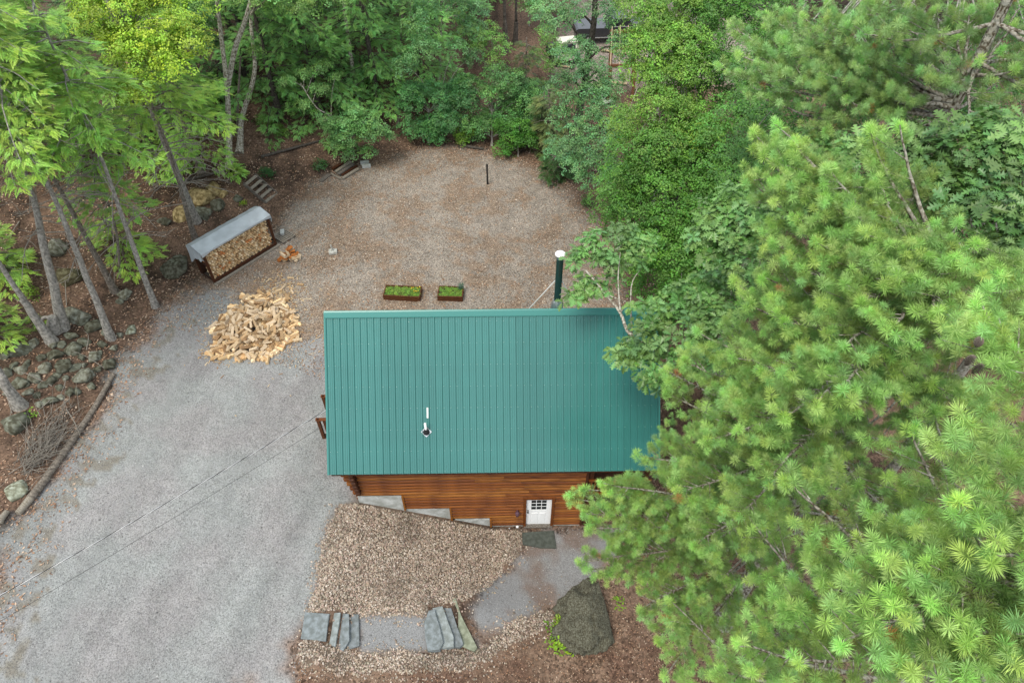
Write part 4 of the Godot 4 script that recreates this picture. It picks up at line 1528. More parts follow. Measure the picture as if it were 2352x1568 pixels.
	leafy("maple_tree", "maple with broken pale trunk showing between dark hemlocks", [ground(838, 292), at_r(818, 205, 42), at_r(803, 110, 42), at_r(786, -20, 42), at_r(780, -80, 42)], 0.16, L([[760, -30, 35, 1.3], [820, -30, 36, 1.3]]), Vector3(0.140, 0.281, 0.072), "leaf", "bark_pale", "maples at the back of the clearing")
	leafy("maple_tree", "slim dark stemmed maple behind the rounded shrubs", [ground(914, 288), at_r(917, 200, 43), at_r(922, 60, 43), at_r(926, -40, 43)], 0.09, L([[925, -20, 37, 1.1], [960, 60, 38, 0.8], [985, 110, 38, 0.8], [945, 130, 38, 0.7]]), Vector3(0.131, 0.297, 0.096), "leaf", "bark_brown", "maples at the back of the clearing")
	leafy("maple_tree", "maple with one clean pale straight trunk behind the understory", [ground(1003, 312), at_r(1008, 190, 43.5), at_r(1012, 60, 43.5), at_r(1014, -60, 43.5)], 0.13, L([[1010, -20, 37, 1.3], [1060, 10, 38, 1.1], [970, 20, 38, 0.9], [1080, 60, 39, 0.9], [1050, 110, 39.5, 0.8], [1095, 20, 39, 0.8], [1085, 130, 40, 0.7], [960, 90, 39, 0.8], [930, 150, 39.5, 0.8]]), Vector3(0.140, 0.314, 0.112), "leaf", "bark_pale", "maples at the back of the clearing")
	# understory along the back edge
	var dep := func(u, v): return 42.3 - (338 - v) * 0.008
	leafy("understory_maple_tree", "low rounded maple filling the middle of the back edge", [ground(985, 328), at_d(985, 240, 41.5)], 0.06, px_lumps([[930, 200], [1080, 190], [1090, 310], [940, 318]], 17, dep, 0.75, 1.05), Vector3(0.096, 0.264, 0.080), "leaf", "bark_grey", "understory maples along the back edge", 110.0)
	leafy("understory_maple_tree", "wide leafy maple beside the brown clearing at the back", [ground(1130, 335), at_d(1130, 240, 41.5)], 0.06, px_lumps([[1060, 170], [1170, 160], [1250, 215], [1240, 300], [1090, 325]], 18, dep, 0.75, 1.05), Vector3(0.123, 0.289, 0.080), "leaf", "bark_grey", "understory maples along the back edge", 110.0)
	leafy("understory_maple_tree", "small maple with one pale layered branch reaching out", [ground(790, 330), at_d(760, 270, 40.5), at_d(725, 245, 39.5), at_d(690, 190, 39)], 0.05, L([[660, 185, 38.8, 0.55], [700, 165, 39, 0.6], [740, 150, 39.2, 0.6], [770, 175, 39.5, 0.5], [700, 235, 39.2, 0.45], [735, 200, 39.3, 0.6]]), Vector3(0.245, 0.446, 0.136), "leaf", "bark_pale", "understory maples along the back edge", 100.0, true, 0.4)
	leafy("leafy_shrub", "leafy green shrub hanging over the lumber pile", [ground(812, 365), at_d(810, 300, 39.5)], 0.04, px_lumps([[735, 270], [790, 240], [860, 262], [905, 305], [895, 342], [820, 365], [765, 335]], 22, func(u, v): return 39.6 - (350 - v) * 0.008, 0.35, 0.8), Vector3(0.175, 0.363, 0.112), "leaf", "bark_grey", "", 110.0)
	leafy("leafy_shrub", "round dark green shrub where the yard meets the brown clearing", [ground(1190, 360), at_d(1190, 320, 41.2)], 0.03, px_lumps([[1140, 280], [1215, 275], [1225, 350], [1160, 362]], 8, func(u, v): return 41.2 - (360 - v) * 0.008, 0.5, 0.8), Vector3(0.079, 0.231, 0.032), "leaf", "bark_grey", "", 120.0)
	leafy("leafy_shrub", "loose mid green shrub in front of the brown needle bank", [ground(1225, 262), at_d(1225, 225, 44)], 0.03, px_lumps([[1185, 190], [1265, 200], [1270, 262], [1190, 262]], 8, func(_u, _v): return 44.0, 0.6, 0.9), Vector3(0.13, 0.27, 0.07), "leaf", "bark_grey", "", 100.0)
	for q in [[1075, 150, "slender leafy sapling left of the two dark trunks"], [1130, 178, "low leafy sapling below the two dark trunks"], [1215, 60, "leafy sapling right of the two dark trunks"], [1262, 190, "leafy sapling at the edge of the neighbouring yard"]]:
		var sg := ground(q[0], q[1])
		leafy("sapling_tree", q[2], [sg, sg + Vector3(0.1, 1.6, 0), sg + Vector3(0, 2.8, 0)], 0.04, [[sg + Vector3(0, 2.8, 0), 0.9], [sg + Vector3(0.7, 2.2, 0.2), 0.8], [sg + Vector3(-0.7, 2.0, 0.1), 0.8], [sg + Vector3(0.2, 1.5, 0.5), 0.8], [sg + Vector3(-0.3, 3.5, 0), 0.7]], Vector3(0.16, 0.33, 0.07), "leaf", "bark_grey", "saplings round the needle bank", 75.0)
	leafy("leafy_shrub", "pale green shrub with yellow fronds at the back edge of the yard", [ground(1065, 335), at_d(1065, 315, 42)], 0.03, L([[1062, 318, 42, 0.5], [1080, 300, 42, 0.5], [1050, 300, 42.2, 0.4]]), Vector3(0.193, 0.363, 0.048), "leaf", "bark_grey", "", 120.0)
	# blue green maple with the big trunk
	var g7 := ground(1308, 402)
	leafy("maple_tree", "large maple with thick dark trunk and bluish green leaves by the yard", [g7, at_r(1326, 290, 36.7), at_r(1343, 190, 36.9), at_r(1362, 60, 37), at_r(1372, -40, 37)], 0.27, L([[1300, 130, 35, 0.83], [1335, 110, 35, 0.94], [1360, 160, 34.5, 0.94], [1400, 195, 34.5, 0.94], [1290, 190, 36, 0.83], [1350, 215, 34.5, 0.94], [1310, 235, 35.5, 0.83], [1390, 250, 34, 0.94], [1360, 275, 34, 0.83], [1310, 350, 35, 0.94], [1350, 335, 34, 0.94], [1400, 320, 33.5, 1.06], [1330, 380, 34.5, 0.83], [1380, 375, 33.5, 0.94], [1415, 400, 33, 0.94], [1350, 415, 34, 0.59], [1400, 30, 35, 1.06], [1320, 30, 35, 0.94], [1430, 110, 35, 0.94], [1270, 40, 36, 1.06], [1240, 15, 37, 1.06], [1330, 300, 35, 0.8], [1290, 270, 36, 0.8], [1380, 210, 34.5, 0.8], [1330, 165, 35.2, 0.8], [1420, 290, 33.8, 0.8], [1275, 330, 36, 0.7]]), Vector3(0.145, 0.31, 0.115), "leaf", "bark_dark", "maples at the back of the clearing", 95.0)
	# dense birch and beech mass on the right
	rng.seed = 901
	var front := func(_u, v): return 27.6 + (350 - v) * 0.0045
	var back := func(_u, v): return 30.5 + (350 - v) * 0.0045
	for q in [["birch_tree", "yellow green birch crown rising above the timber frame", 1490, 330, [[1440, 20], [1640, -40], [1660, 120], [1620, 300], [1520, 360], [1430, 330], [1420, 220]], 30, Vector3(0.175, 0.34, 0.05), "bark_pale"], ["birch_tree", "dense deep green birch overhanging the right side of the yard", 1490, 490, [[1440, 330], [1600, 300], [1640, 480], [1560, 690], [1480, 640], [1420, 500], [1385, 420]], 34, Vector3(0.105, 0.26, 0.035), "bark_grey"], ["birch_tree", "dense dark green birch between the yard and the pines", 1680, 500, [[1620, -30], [1800, -30], [1800, 250], [1740, 420], [1700, 620], [1640, 700], [1560, 680], [1600, 300]], 44, Vector3(0.11, 0.27, 0.045), "bark_grey"]]:
		var kb := ground(q[2], q[3])
		var bu := px_lumps(q[4], q[5], front, 0.7, 1.15)
		bu.append_array(px_lumps(q[4], 10, back, 1.1, 1.5))
		leafy(q[0], q[1], [kb, kb + Vector3(0.5, 4, -0.4), kb + Vector3(0.8, 8, -0.8), kb + Vector3(1, 11, -1.2)], 0.13, bu, q[6], "leaf", q[7], "birches right of the yard", 88.0)
	var bp := []
	var kd := ground(1950, 420)
	bp = [[1760, 100], [2380, 100], [2380, 620], [1900, 560], [1720, 480]]
	leafy("broadleaf_tree", "dark green broadleaf tree behind the pines", [kd, kd + Vector3(0, 6, 0), kd + Vector3(0, 12, 0)], 0.2, px_lumps(bp, 42, func(u, v): return 21.0, 1.1, 1.6), Vector3(0.07, 0.18, 0.035), "small", "bark_grey", "", 70.0)
	# oaks
	rng.seed = 1201
	var ok := Vector3(8.2, 0.2, -17.6)
	var oak_c := Vector3(0.13, 0.26, 0.07)
	var r1 := at_d(1452, 772, 20.4)
	var bough := [at_d(1650, 800, 20.5), at_d(1540, 812, 20.3), r1, at_d(1425, 718, 20.8), at_d(1392, 676, 21), at_d(1345, 620, 21.2)]
	var o1 := leafy("oak_tree", "oak with lobed leaves and a bare bough reaching over the green roof", [ok, ok + Vector3(-0.3, 4, 0.2), ok + Vector3(-0.6, 8, 0.5), ok + Vector3(-0.8, 11, 0.8)], 0.2, L([[1330, 590, 21.4, 0.45], [1375, 552, 21.4, 0.5], [1430, 535, 21.5, 0.5], [1480, 560, 21.5, 0.45], [1345, 655, 21.2, 0.4], [1395, 600, 21.2, 0.5], [1445, 590, 21.2, 0.45], [1318, 682, 21.2, 0.35], [1375, 660, 21.2, 0.4], [1410, 640, 21.2, 0.25], [1500, 725, 20.2, 0.7], [1560, 690, 20.2, 0.7], [1620, 665, 20, 0.75], [1690, 650, 19.8, 0.8], [1445, 805, 20, 0.5], [1500, 790, 19.8, 0.7], [1590, 755, 19.6, 0.8], [1480, 845, 19.6, 0.45], [1560, 830, 19.4, 0.6], [1660, 740, 19.2, 0.8], [1430, 815, 20, 0.4], [1620, 820, 19, 0.7], [1505, 872, 19.4, 0.35]]), oak_c, "oak", "bark_pale", "oaks right of the cabin", 75.0, false)
	st = begin(true)
	var bc := curve(bough.map(func(p): return p - o1.position), 4)
	tube(st, bc, taper(bc.size(), 0.075, 0.025), 8)
	for e in [[3, 1420, 640, 1425, 580], [3, 1440, 700, 1475, 690], [2, 1450, 660, 1470, 620], [4, 1430, 690, 1500, 712]]:
		var q: Vector3 = bough[e[0]] - o1.position
		tube(st, curve([q, at_d(e[1], e[2], 21) - o1.position, at_d(e[3], e[4], 21.1) - o1.position], 4), taper(9, 0.03, 0.01), 6)
	obj("bare_bough", done(st), M.bark_pale, o1)
	leafy("oak_tree", "oak with bright pale lobed leaves in front of the dark birch", [Vector3(8.8, 0.5, -18.5), Vector3(8.6, 6, -18.2), Vector3(8.2, 12, -17)], 0.2, L([[1640, 500, 18.6, 0.6], [1690, 470, 18.4, 0.6], [1740, 500, 18, 0.6], [1620, 545, 18.8, 0.5], [1680, 540, 18.4, 0.6], [1730, 560, 18, 0.6], [1790, 450, 17.6, 0.6], [1650, 590, 18.6, 0.5], [1720, 610, 18, 0.6], [1870, 420, 17, 0.7], [1840, 490, 17, 0.6], [1940, 370, 16, 0.6], [1880, 340, 16.5, 0.6]]), oak_c * 1.05, "oak", "bark_grey", "oaks right of the cabin", 80.0)
	leafy("oak_tree", "oak with large lobed leaves below the tall far pine", [Vector3(12.6, 0.5, -12.4), Vector3(12.4, 8, -12.2), Vector3(12, 14, -12)], 0.2, L([[2120, 330, 13.2, 0.5], [2190, 300, 13, 0.5], [2150, 400, 12.8, 0.6], [2240, 350, 12.6, 0.6], [2300, 300, 12.6, 0.55], [2200, 450, 12.4, 0.6], [2290, 400, 12.2, 0.6], [2350, 350, 12.2, 0.6], [2260, 500, 12, 0.5], [2330, 470, 11.9, 0.6], [2340, 560, 11.8, 0.5], [2080, 370, 13.4, 0.5], [1990, 330, 14, 0.5]]), oak_c * 0.9, "oak", "bark_grey", "oaks right of the cabin", 80.0)
	# pines
	rng.seed = 1401
	var pc := Vector3(0.265, 0.425, 0.115)
	var pb := ground(1661, 1430)
	var ex := []
	for e in [[1308, 1142, 17.6, 1.2], [1340, 1122, 17.4, 1.2], [1385, 1112, 17, 1.2], [1330, 1290, 17, 1.2], [1350, 1310, 17, 1.2], [1355, 1215, 16.8, 1.2], [1345, 1180, 17, 1.2], [1465, 1045, 16, 1.0], [1500, 965, 16, 1.0], [1530, 905, 16, 1.0], [1530, 852, 16, 1.0], [1420, 1375, 17, 1.0], [1510, 1470, 16.4, 1.0], [1525, 1555, 15.5, 0.6], [1470, 1400, 16.5, 1.0], [1785, 285, 12.3, 1.6], [1735, 310, 12.6, 1.6], [1825, 335, 12.2, 1.4], [2000, 300, 12, 1.6], [2065, 290, 12, 1.6], [1905, 395, 11.8, 1.4], [1720, 410, 13, 1.2], [1755, 360, 12.4, 1.2], [1700, 480, 12.6, 1.2], [1660, 620, 13.8, 1.2], [1690, 560, 13, 1.0], [1600, 760, 14.8, 1.0], [1570, 830, 15.2, 1.0], [1870, 930, 9.6, 0.6], [1930, 900, 9.4, 0.6], [1800, 960, 10.4, 0.6], [1700, 990, 11.8, 0.8], [1620, 1010, 13, 0.8], [1560, 1130, 14, 0.8], [1600, 1250, 13.5, 0.8], [1760, 1100, 11, 0.8], [1700, 1180, 12, 0.8], [2050, 560, 10.6, 1.0], [2100, 640, 9.9, 0.8], [2200, 600, 9.9, 0.8], [2150, 510, 11, 1.0], [1980, 690, 10.2, 0.8], [2250, 560, 10.3, 0.8], [2000, 590, 10.8, 1.0], [2050, 760, 9.6, 0.7], [1930, 800, 10, 0.7], [2150, 720, 9.2, 0.6], [1780, 560, 12.4, 1.0], [1830, 500, 12.2, 1.0], [1760, 640, 12.6, 1.0], [1840, 620, 11.6, 0.9], [1720, 700, 13, 1.0], [1880, 560, 11.6, 1.0], [1960, 480, 11.6, 1.2], [1800, 740, 11.8, 0.9], [1680, 820, 13.2, 0.9], [1760, 850, 11.8, 0.8], [2300, 640, 9.4, 0.6], [2020, 420, 11.8, 1.4], [1900, 460, 11.8, 1.2]]:
		ex.append([at_d(e[0], e[1], e[2]), e[3]])
	pine("big white pine whose limbs spread over the cabin corner and doorway", [pb + Vector3.DOWN * 0.2, pb + Vector3(0.1, 8, -0.1), Vector3(7.5, 14, -9.3), Vector3(7.6, 17.2, -9.4)], 0.24, 5.5, 5.4, pc, ex, 1, 1.15, 0.62, 0.7)
	ex = []
	for e in [[2000, 1440, 6.9, 0.4], [1930, 1470, 7.2, 0.4], [2060, 1400, 6.8, 0.4], [2150, 1380, 6.8, 0.5], [2200, 1150, 6.8, 0.4], [2280, 1280, 6.4, 0.5], [2000, 1300, 8, 0.4], [1900, 1350, 8.8, 0.4], [1800, 1400, 9.8, 0.6], [1700, 1480, 11, 0.6], [1650, 1540, 11.6, 0.6], [2250, 700, 8, 0.3], [2300, 780, 7.6, 0.3], [2220, 1480, 6.6, 0.4]]:
		ex.append([at_d(e[0], e[1], e[2]), e[3]])
	var near := pine("near white pine with large bright needle tufts below the clearing", [Vector3(6.7, 0, -3.4), Vector3(6.7, 9, -3.5), Vector3(6.6, 19.2, -3.6)], 0.22, 8.5, 4.4, pc * 1.05, ex, 1, 1.15, 0.62, 0.7)
	for c in [[2252, 776, 7.4], [2238, 818, 7.4], [2258, 838, 7.3], [2284, 828, 7.3]]:
		st = begin(false)
		for k in 70:
			var f := k / 70.0
			var an := k * 2.39996
			var w := 0.028 * sin(PI * clampf(f * 0.9 + 0.08, 0, 1)) + 0.006
			var o := Vector3(cos(an) * w * 0.5, -f * 0.15, sin(an) * w * 0.5)
			var out := Vector3(cos(an), 0.35, sin(an)) * w
			var sd := Vector3(-sin(an), 0, cos(an)) * 0.012
			quad(st, o - sd, o + out - sd * 0.8, o + out + sd * 0.8, o + sd)
		obj("pine_cone", done(st), M.cone, near, Transform3D(Basis(Vector3(0, 0, 1), rf(-0.5, 0.5)), at_d(c[0], c[1], c[2]) - near.position))
	ex = []
	for e in [[1650, 155, 16.8, 0.0], [1700, 130, 16.4, 0.3], [1720, 210, 16.8, 0.4], [1680, 60, 17, 1.0], [1760, 30, 17, 1.0], [1850, 40, 16.5, 1.0], [1900, 300, 16, 0.6], [1850, 330, 16, 0.8], [1950, 60, 16, 1.0], [1980, 140, 15.6, 0.8], [1880, 160, 16, 0.5], [2080, 90, 15.4, 0.8], [2050, 200, 15, 0.6], [2120, 160, 14.6, 0.6], [2250, 140, 14.4, 0.6], [2330, 160, 14.2, 0.5], [2330, 60, 15, 1.0], [2150, 20, 16, 1.0], [2000, 10, 16.4, 1.0], [2060, 50, 15.6, 0.9], [2230, 30, 15.4, 0.9], [2300, 110, 14.6, 0.7], [1900, -10, 17, 1.0], [1800, 90, 16.6, 0.8], [2200, 90, 15, 0.7], [1780, 160, 16.4, 0.5], [1950, 230, 15.6, 0.5], [2020, 260, 15.2, 0.5], [2350, 10, 15.4, 1.0], [2090, -20, 16.4, 1.0]]:
		ex.append([at_d(e[0], e[1], e[2]), e[3]])
	var pcb := Vector3(10.1, 0.2, -14.6)
	pine("tall far pine with bare lichened trunk and long crooked limbs", [pcb, pcb + Vector3(0.1, 9, 0), pcb + Vector3(0, 16.4, 0), pcb + Vector3(0.1, 24, -0.2)], 0.28, 16.8, 3.2, pc * Vector3(0.95, 0.95, 1.15), ex, 2, 1.0, 1.0, 0.5)
	# pair of dark pines beyond the clearing, crowns above the frame
	for e in [[1160, 118, 1158, 0, "pine with dark brown straight trunk on the bare needle bank", 0.22], [1182, 100, 1186, 0, "second dark trunk close beside the pine on the needle bank", 0.2]]:
		var k := rise(e[0], e[1], e[2], e[3], 20.0)
		hemlock(e[4], k, e[5], 11.5, 3.5, hd, "bark_dark", 10, 0.8)
	# far wood closing the view at the top
	rng.seed = 1601
	var names := ["hemlock at the far side of the wood, left of the beech", "hemlock at the far side of the wood behind the beech", "hemlock at the far side of the wood, above the forked trunks", "hemlock at the far side of the wood, over the dark hollow", "hemlock at the far side of the wood behind the broken trunk", "hemlock at the far side of the wood behind the pale straight trunk", "hemlock at the far side of the wood near the needle bank"]
	var i := 0
	for e in [[60, 120], [250, 60], [480, 40], [620, 30], [740, 20], [900, 30], [1060, -20]]:
		hemlock(names[i], straight(e[0], e[1], 17), 0.2, 3.6, 4.0, hd, "bark_dark", 0, 0.75)
		i += 1
	for q in [[1520, -20, "hemlock behind the neighbouring yard, above the birch"], [1640, 10, "hemlock far behind the birch and the pines"], [1780, 0, "hemlock far behind the tall pine"], [1950, 40, "broad hemlock behind the long crooked pine limbs"], [2150, 60, "broad hemlock behind the lichened pine trunk"], [2330, 60, "broad hemlock beyond the tall far pine"], [2050, -120, "hemlock on the rise far beyond the tall pine"], [1130, -60, "hemlock on the ridge behind the needle bank"], [560, 100, "hemlock filling the dark hollow behind the forked maple"], [690, 110, "hemlock deep behind the pale layered branch"], [840, 60, "hemlock deep behind the dark narrow one"]]:
		hemlock(q[2], straight(q[0], q[1], 15), 0.2, 2.8, 3.8, hd, "bark_dark", 0, 0.6)
	# small plants
	for e in [[540, 395, 0.35, 0.16, 0.3, 0.03, "bright green maple sapling below the straight mottled trunk"], [556, 405, 0.3, 0.14, 0.28, 0.03, "bright seedling between the sapling and the bank steps"], [612, 408, 0.4, 0.04, 0.12, 0.03, "dark green fern clump above the wooden bank steps"], [735, 385, 0.4, 0.06, 0.15, 0.04, "dusky low plant left of the lumber pile"], [610, 290, 0.5, 0.1, 0.2, 0.03, "bright low sapling in the shade of the forked trunks"], [640, 310, 0.45, 0.1, 0.2, 0.03, "bright seedling clump on the bank right of the forked trunks"], [75, 680, 0.3, 0.16, 0.26, 0.02, "yellow green seedling between two leaning trunks"], [72, 948, 0.12, 0.18, 0.34, 0.02, "tiny bright seedling beside the upright rock"], [1290, 1478, 0.36, 0.2, 0.34, 0.02, "bright leafy plant growing at the foot of the boulder"], [1284, 1440, 0.34, 0.2, 0.34, 0.02, "bright leafy plant growing on the side of the boulder"], [1418, 1385, 0.14, 0.2, 0.34, 0.02, "small yellow green seedling behind the boulder"], [558, 470, 0.16, 0.18, 0.28, 0.02, "yellow green seedling behind the tarp roof"], [1345, 470, 0.35, 0.08, 0.18, 0.04, "low green plant at the right edge of the yard"], [1395, 610, 0.5, 0.04, 0.12, 0.03, "dark low plant below the birch beside the yard"]]:
		var g := ground(e[0], e[1])
		leafy("small_shrub", e[6], [g, g + Vector3.UP * e[2]], 0.012, [[g + Vector3.UP * e[2] * 0.9, e[2]], [g + Vector3(e[2] * 0.7, e[2] * 0.6, 0.1), e[2] * 0.7]], Vector3(e[3], e[4], e[5]), "leaf", "twig", "", 130.0, false)

# ---------------------------------------------------------------- things around the cabin
func split_mesh(seed_: int, l: float, r: float) -> ArrayMesh:
	# a split piece of firewood along z: a wedge of a round
	var g := RandomNumberGenerator.new()
	g.seed = seed_
	var pts := []
	var n := 3 + seed_ % 3
	var a0 := g.randf_range(0, TAU)
	for i in n:
		var a := a0 + TAU * (i + g.randf_range(-0.25, 0.25)) / n
		pts.append(Vector2(cos(a), sin(a)) * r * g.randf_range(0.8, 1.15))
	var st := begin(false)
	for i in n:
		var p: Vector2 = pts[i]
		var q: Vector2 = pts[(i + 1) % n]
		quad(st, Vector3(p.x, p.y, -l / 2), Vector3(p.x * 0.95, p.y * 1.03, l / 2), Vector3(q.x * 0.95, q.y * 1.03, l / 2), Vector3(q.x, q.y, -l / 2))
		tri(st, Vector3(0, 0, -l / 2), Vector3(p.x, p.y, -l / 2), Vector3(q.x, q.y, -l / 2))
		tri(st, Vector3(0, 0, l / 2), Vector3(q.x * 0.95, q.y * 1.03, l / 2), Vector3(p.x * 0.95, p.y * 1.03, l / 2))
	return done(st)

var splits := []

func make_firewood() -> void:
	rng.seed = 2001
	for k in 10:
		splits.append(split_mesh(k + 3, 0.42, 0.085))
	# woodshed
	var A := ground(493, 653)
	var B := ground(637, 564)
	A.y = minf(A.y, B.y)
	var X := Vector3(B.x - A.x, 0, B.z - A.z)
	var W := X.length()
	X /= W
	var Z := Vector3(-X.z, 0, X.x)
	var S := thing("woodshed", "brown framed woodshed under a grey tarp, full of stacked firewood", "woodshed", A)
	S.transform.basis = Basis(X, Vector3.UP, Z)
	var D := 1.12
	var H := 2.0
	for x in [0.05, W - 0.05]:
		for z in [-0.05, -D + 0.05]:
			obj("post", boxmesh(Vector3(0.12, H - 0.3, 0.09)), M.brown, S, Transform3D(Basis.IDENTITY, Vector3(x, H / 2 - 0.05, z)))
	obj("front_beam", boxmesh(Vector3(W - 0.2, 0.15, 0.05)), M.brown, S, Transform3D(Basis.IDENTITY, Vector3(W / 2, 0.2, 0.0)))
	obj("base_runner", boxmesh(Vector3(W + 0.1, 0.1, 0.1)), M.grey_wood, S, Transform3D(Basis.IDENTITY, Vector3(W / 2, 0.06, 0.09)))
	obj("base_runner", boxmesh(Vector3(W, 0.1, 0.1)), M.grey_wood, S, Transform3D(Basis.IDENTITY, Vector3(W / 2, 0.06, -D)))
	for k in 9:
		obj("floor_slat", boxmesh(Vector3(W - 0.02, 0.03, 0.09)), M.dark_grey_wood, S, Transform3D(Basis.IDENTITY, Vector3(W / 2, 0.13, -0.08 - k * 0.12)))
	for x in [0.0, W]:
		obj("side_rail", boxmesh(Vector3(0.04, 0.1, D - 0.1)), M.darkwood, S, Transform3D(Basis.IDENTITY, Vector3(x, 0.24, -D / 2)))
		obj("side_rail", boxmesh(Vector3(0.04, 0.1, D - 0.1)), M.darkwood, S, Transform3D(Basis.IDENTITY, Vector3(x, 1.2, -D / 2)))
	obj("back_board", boxmesh(Vector3(W - 0.1, H - 0.35, 0.03)), M.darkwood, S, Transform3D(Basis.IDENTITY, Vector3(W / 2, H / 2 - 0.05, -D + 0.12)))
	# tarp: a sagging sheet over a ridge line, with a folded front lip and end flaps
	var st := begin(false)
	var nx := 40
	var prof := [[-D - 0.09, -0.75], [-D - 0.1, -0.1], [-D - 0.06, -0.06], [-D * 0.66, 0.12], [-D * 0.6, 0.13], [-0.25, 0.03], [0.05, -0.03], [0.07, -0.05], [0.07, -0.14]]
	var rows := []
	for i in nx + 1:
		var t := float(i) / nx
		var row := []
		for k in prof.size():
			var y: float = H + prof[k][1] + 0.012 * sin(t * 40.0 + k) * (0.6 if k < 3 or k > 6 else 0.1) + nz.get_noise_2d(t * 400.0, k * 40.0) * 0.012
			if k == 8:
				y -= 0.1 * exp(-pow(t * 14.0, 2)) + 0.08 * exp(-pow((1 - t) * 14.0, 2))
			row.append(Vector3(-0.09 + t * (W + 0.18), y, prof[k][0]))
		rows.append(row)
	for i in nx:
		for k in prof.size() - 1:
			quad(st, rows[i][k], rows[i + 1][k], rows[i + 1][k + 1], rows[i][k + 1])
	var tarp := obj("tarp", done(st), M.tarp, S)
	for e in [0, nx]:
		st = begin(true)
		var x: float = -0.1 if e == 0 else W + 0.1
		var prev := []
		for i in 13:
			var t := i / 12.0
			var z := lerpf(-D - 0.09, 0.07, t)
			var top: float = H + pw(z, [-D - 0.1, -D - 0.06, -D * 0.6, -0.25, 0.05, 0.07], [-0.1, -0.06, 0.13, 0.03, -0.03, -0.05])
			var drop := lerpf(1.0, 0.42, t) + 0.05 * sin(i * 2.1)
			var cur := [Vector3(x, top, z), Vector3(x + (0.03 if e else -0.03) * sin(i * 1.7), top - drop * 0.5, z), Vector3(x + (0.05 if e else -0.05) * cos(i * 1.3), top - drop, z)]
			if i > 0:
				for k in 2:
					quad(st, prev[k], cur[k], cur[k + 1], prev[k + 1])
			prev = cur
		obj("tarp_flap", done(st), M.tarp, tarp)
	# the stack inside: ends towards the front, in rows
	var cell := 0.118
	var cols := int((W - 0.24) / cell)
	var stack_x := []
	var stack_c := []
	var tones := [Vector3(0.7, 0.53, 0.31), Vector3(0.62, 0.44, 0.24), Vector3(0.78, 0.63, 0.42), Vector3(0.5, 0.32, 0.16), Vector3(0.66, 0.48, 0.27), Vector3(0.52, 0.22, 0.08)]
	var made := 0
	for r in 15:
		for c in cols:
			var p := Vector3(0.13 + (c + 0.5 * (r % 2)) * cell + rf(-0.015, 0.015), 0.3 + r * 0.107 + rf(-0.012, 0.012), -0.26 + rf(-0.08, 0.04))
			if p.x > W - 0.13:
				continue
			var b := Basis(Vector3(0, 0, 1), rf(0, TAU)) * Basis(Vector3.UP, rf(-0.06, 0.06))
			var w := Transform3D(b.scaled_local(Vector3(rf(0.52, 0.74), rf(0.52, 0.74), 1.0)), p)
			if r == 14 and made < 66:
				made += 1
				var o := obj("firewood", splits[rng.randi() % 10], M["split%d" % (rng.randi() % 4)], null, S.transform * w)
				tag(o, "split firewood piece in the top row under the grey tarp", "firewood", "top row of the stacked firewood")
				# loose pieces laid lengthwise behind the top row
				if c % 2 == 0:
					var w2 := Transform3D(b.scaled_local(Vector3(0.9, 0.9, 1.0)), p + Vector3(0, 0.1, -0.06))
					o = obj("firewood", splits[rng.randi() % 10], M["split%d" % (rng.randi() % 4)], null, S.transform * w2)
					tag(o, "split firewood piece in the top row under the grey tarp", "firewood", "top row of the stacked firewood")
			else:
				stack_x.append(S.transform * w)
				var red := nz2.get_noise_2d(c * 9.0, r * 14.0) > 0.3
				stack_c.append(pick([tones[5], tones[3]]) if red and rng.randf() < 0.7 else pick(tones.slice(0, 5)))
	var back := []
	stuff(multi("stacked_firewood", splits[4], M.chip, stack_x, stack_c), "closely stacked split firewood with pale ends inside the woodshed", "firewood")
	# loose pile: centre and radii from the ground
	var c0 := ground(582, 762)
	var heap := 0.48
	var n := 0
	var tries := 0
	var placed := []
	while n < 215 and tries < 6000:
		tries += 1
		var u := rf(478, 684)
		var v := rf(668, 830)
		var g := ground(u, v)
		# oval footprint leaning up to the right
		var du := (u - 583.0)
		var dv := (v - 762.0)
		var e := Vector2(du * 0.93 - dv * 0.36, du * 0.36 + dv * 0.93)
		var q := pow(e.x / 98.0, 2) + pow(e.y / 62.0, 2)
		if q > 1.0 and (q > 1.5 or rng.randf() < 0.85):
			continue
		q = minf(q, 1.0)
		var up := heap * pow(1.0 - q, 0.75)
		g = g + Vector3.UP * (up + 0.07 + rf(-0.1, 0.06))
		g.y = maxf(g.y, height(g.x, g.z) + 0.075)
		var near := false
		for p in placed:
			if g.distance_to(p) < 0.135:
				near = true
		if near:
			continue
		placed.append(g)
		var b := Basis(Vector3.UP, rf(0, TAU)) * Basis(Vector3.RIGHT, rf(-0.7, 0.7) * minf(1.0, up * 3.0)) * Basis(Vector3(0, 0, 1), rf(0, TAU))
		var k := rng.randi() % 12
		var o := obj("firewood", splits[rng.randi() % 10], M["split%d" % [0, 0, 2, 2, 1, 1, 0, 2, 1, 3, 0, 2][k]], null, Transform3D(b.scaled_local(Vector3(rf(0.75, 1.35), rf(0.65, 1.2), rf(0.75, 1.25))), g))
		tag(o, "split firewood piece in the loose heap on the driveway", "firewood", "loose heap of split firewood")
		n += 1
	for t in [[640, 668], [652, 660], [672, 672], [648, 690], [690, 655], [625, 680], [668, 640], [600, 690]]:
		var g := ground(t[0], t[1]) + Vector3.UP * 0.06
		var o := obj("firewood", splits[rng.randi() % 10], M["split%d" % (rng.randi() % 3)], null, Transform3D((Basis(Vector3.UP, rf(0, TAU)) * Basis(Vector3(0, 0, 1), rf(0, TAU))).scaled_local(Vector3(0.6, 0.6, 0.8)), g))
		tag(o, "thin split firewood piece lying loose between the heap and the woodshed", "firewood", "stray firewood above the heap")
	# core of the heap: pieces below the visible ones
	var hx := []
	var hc := []
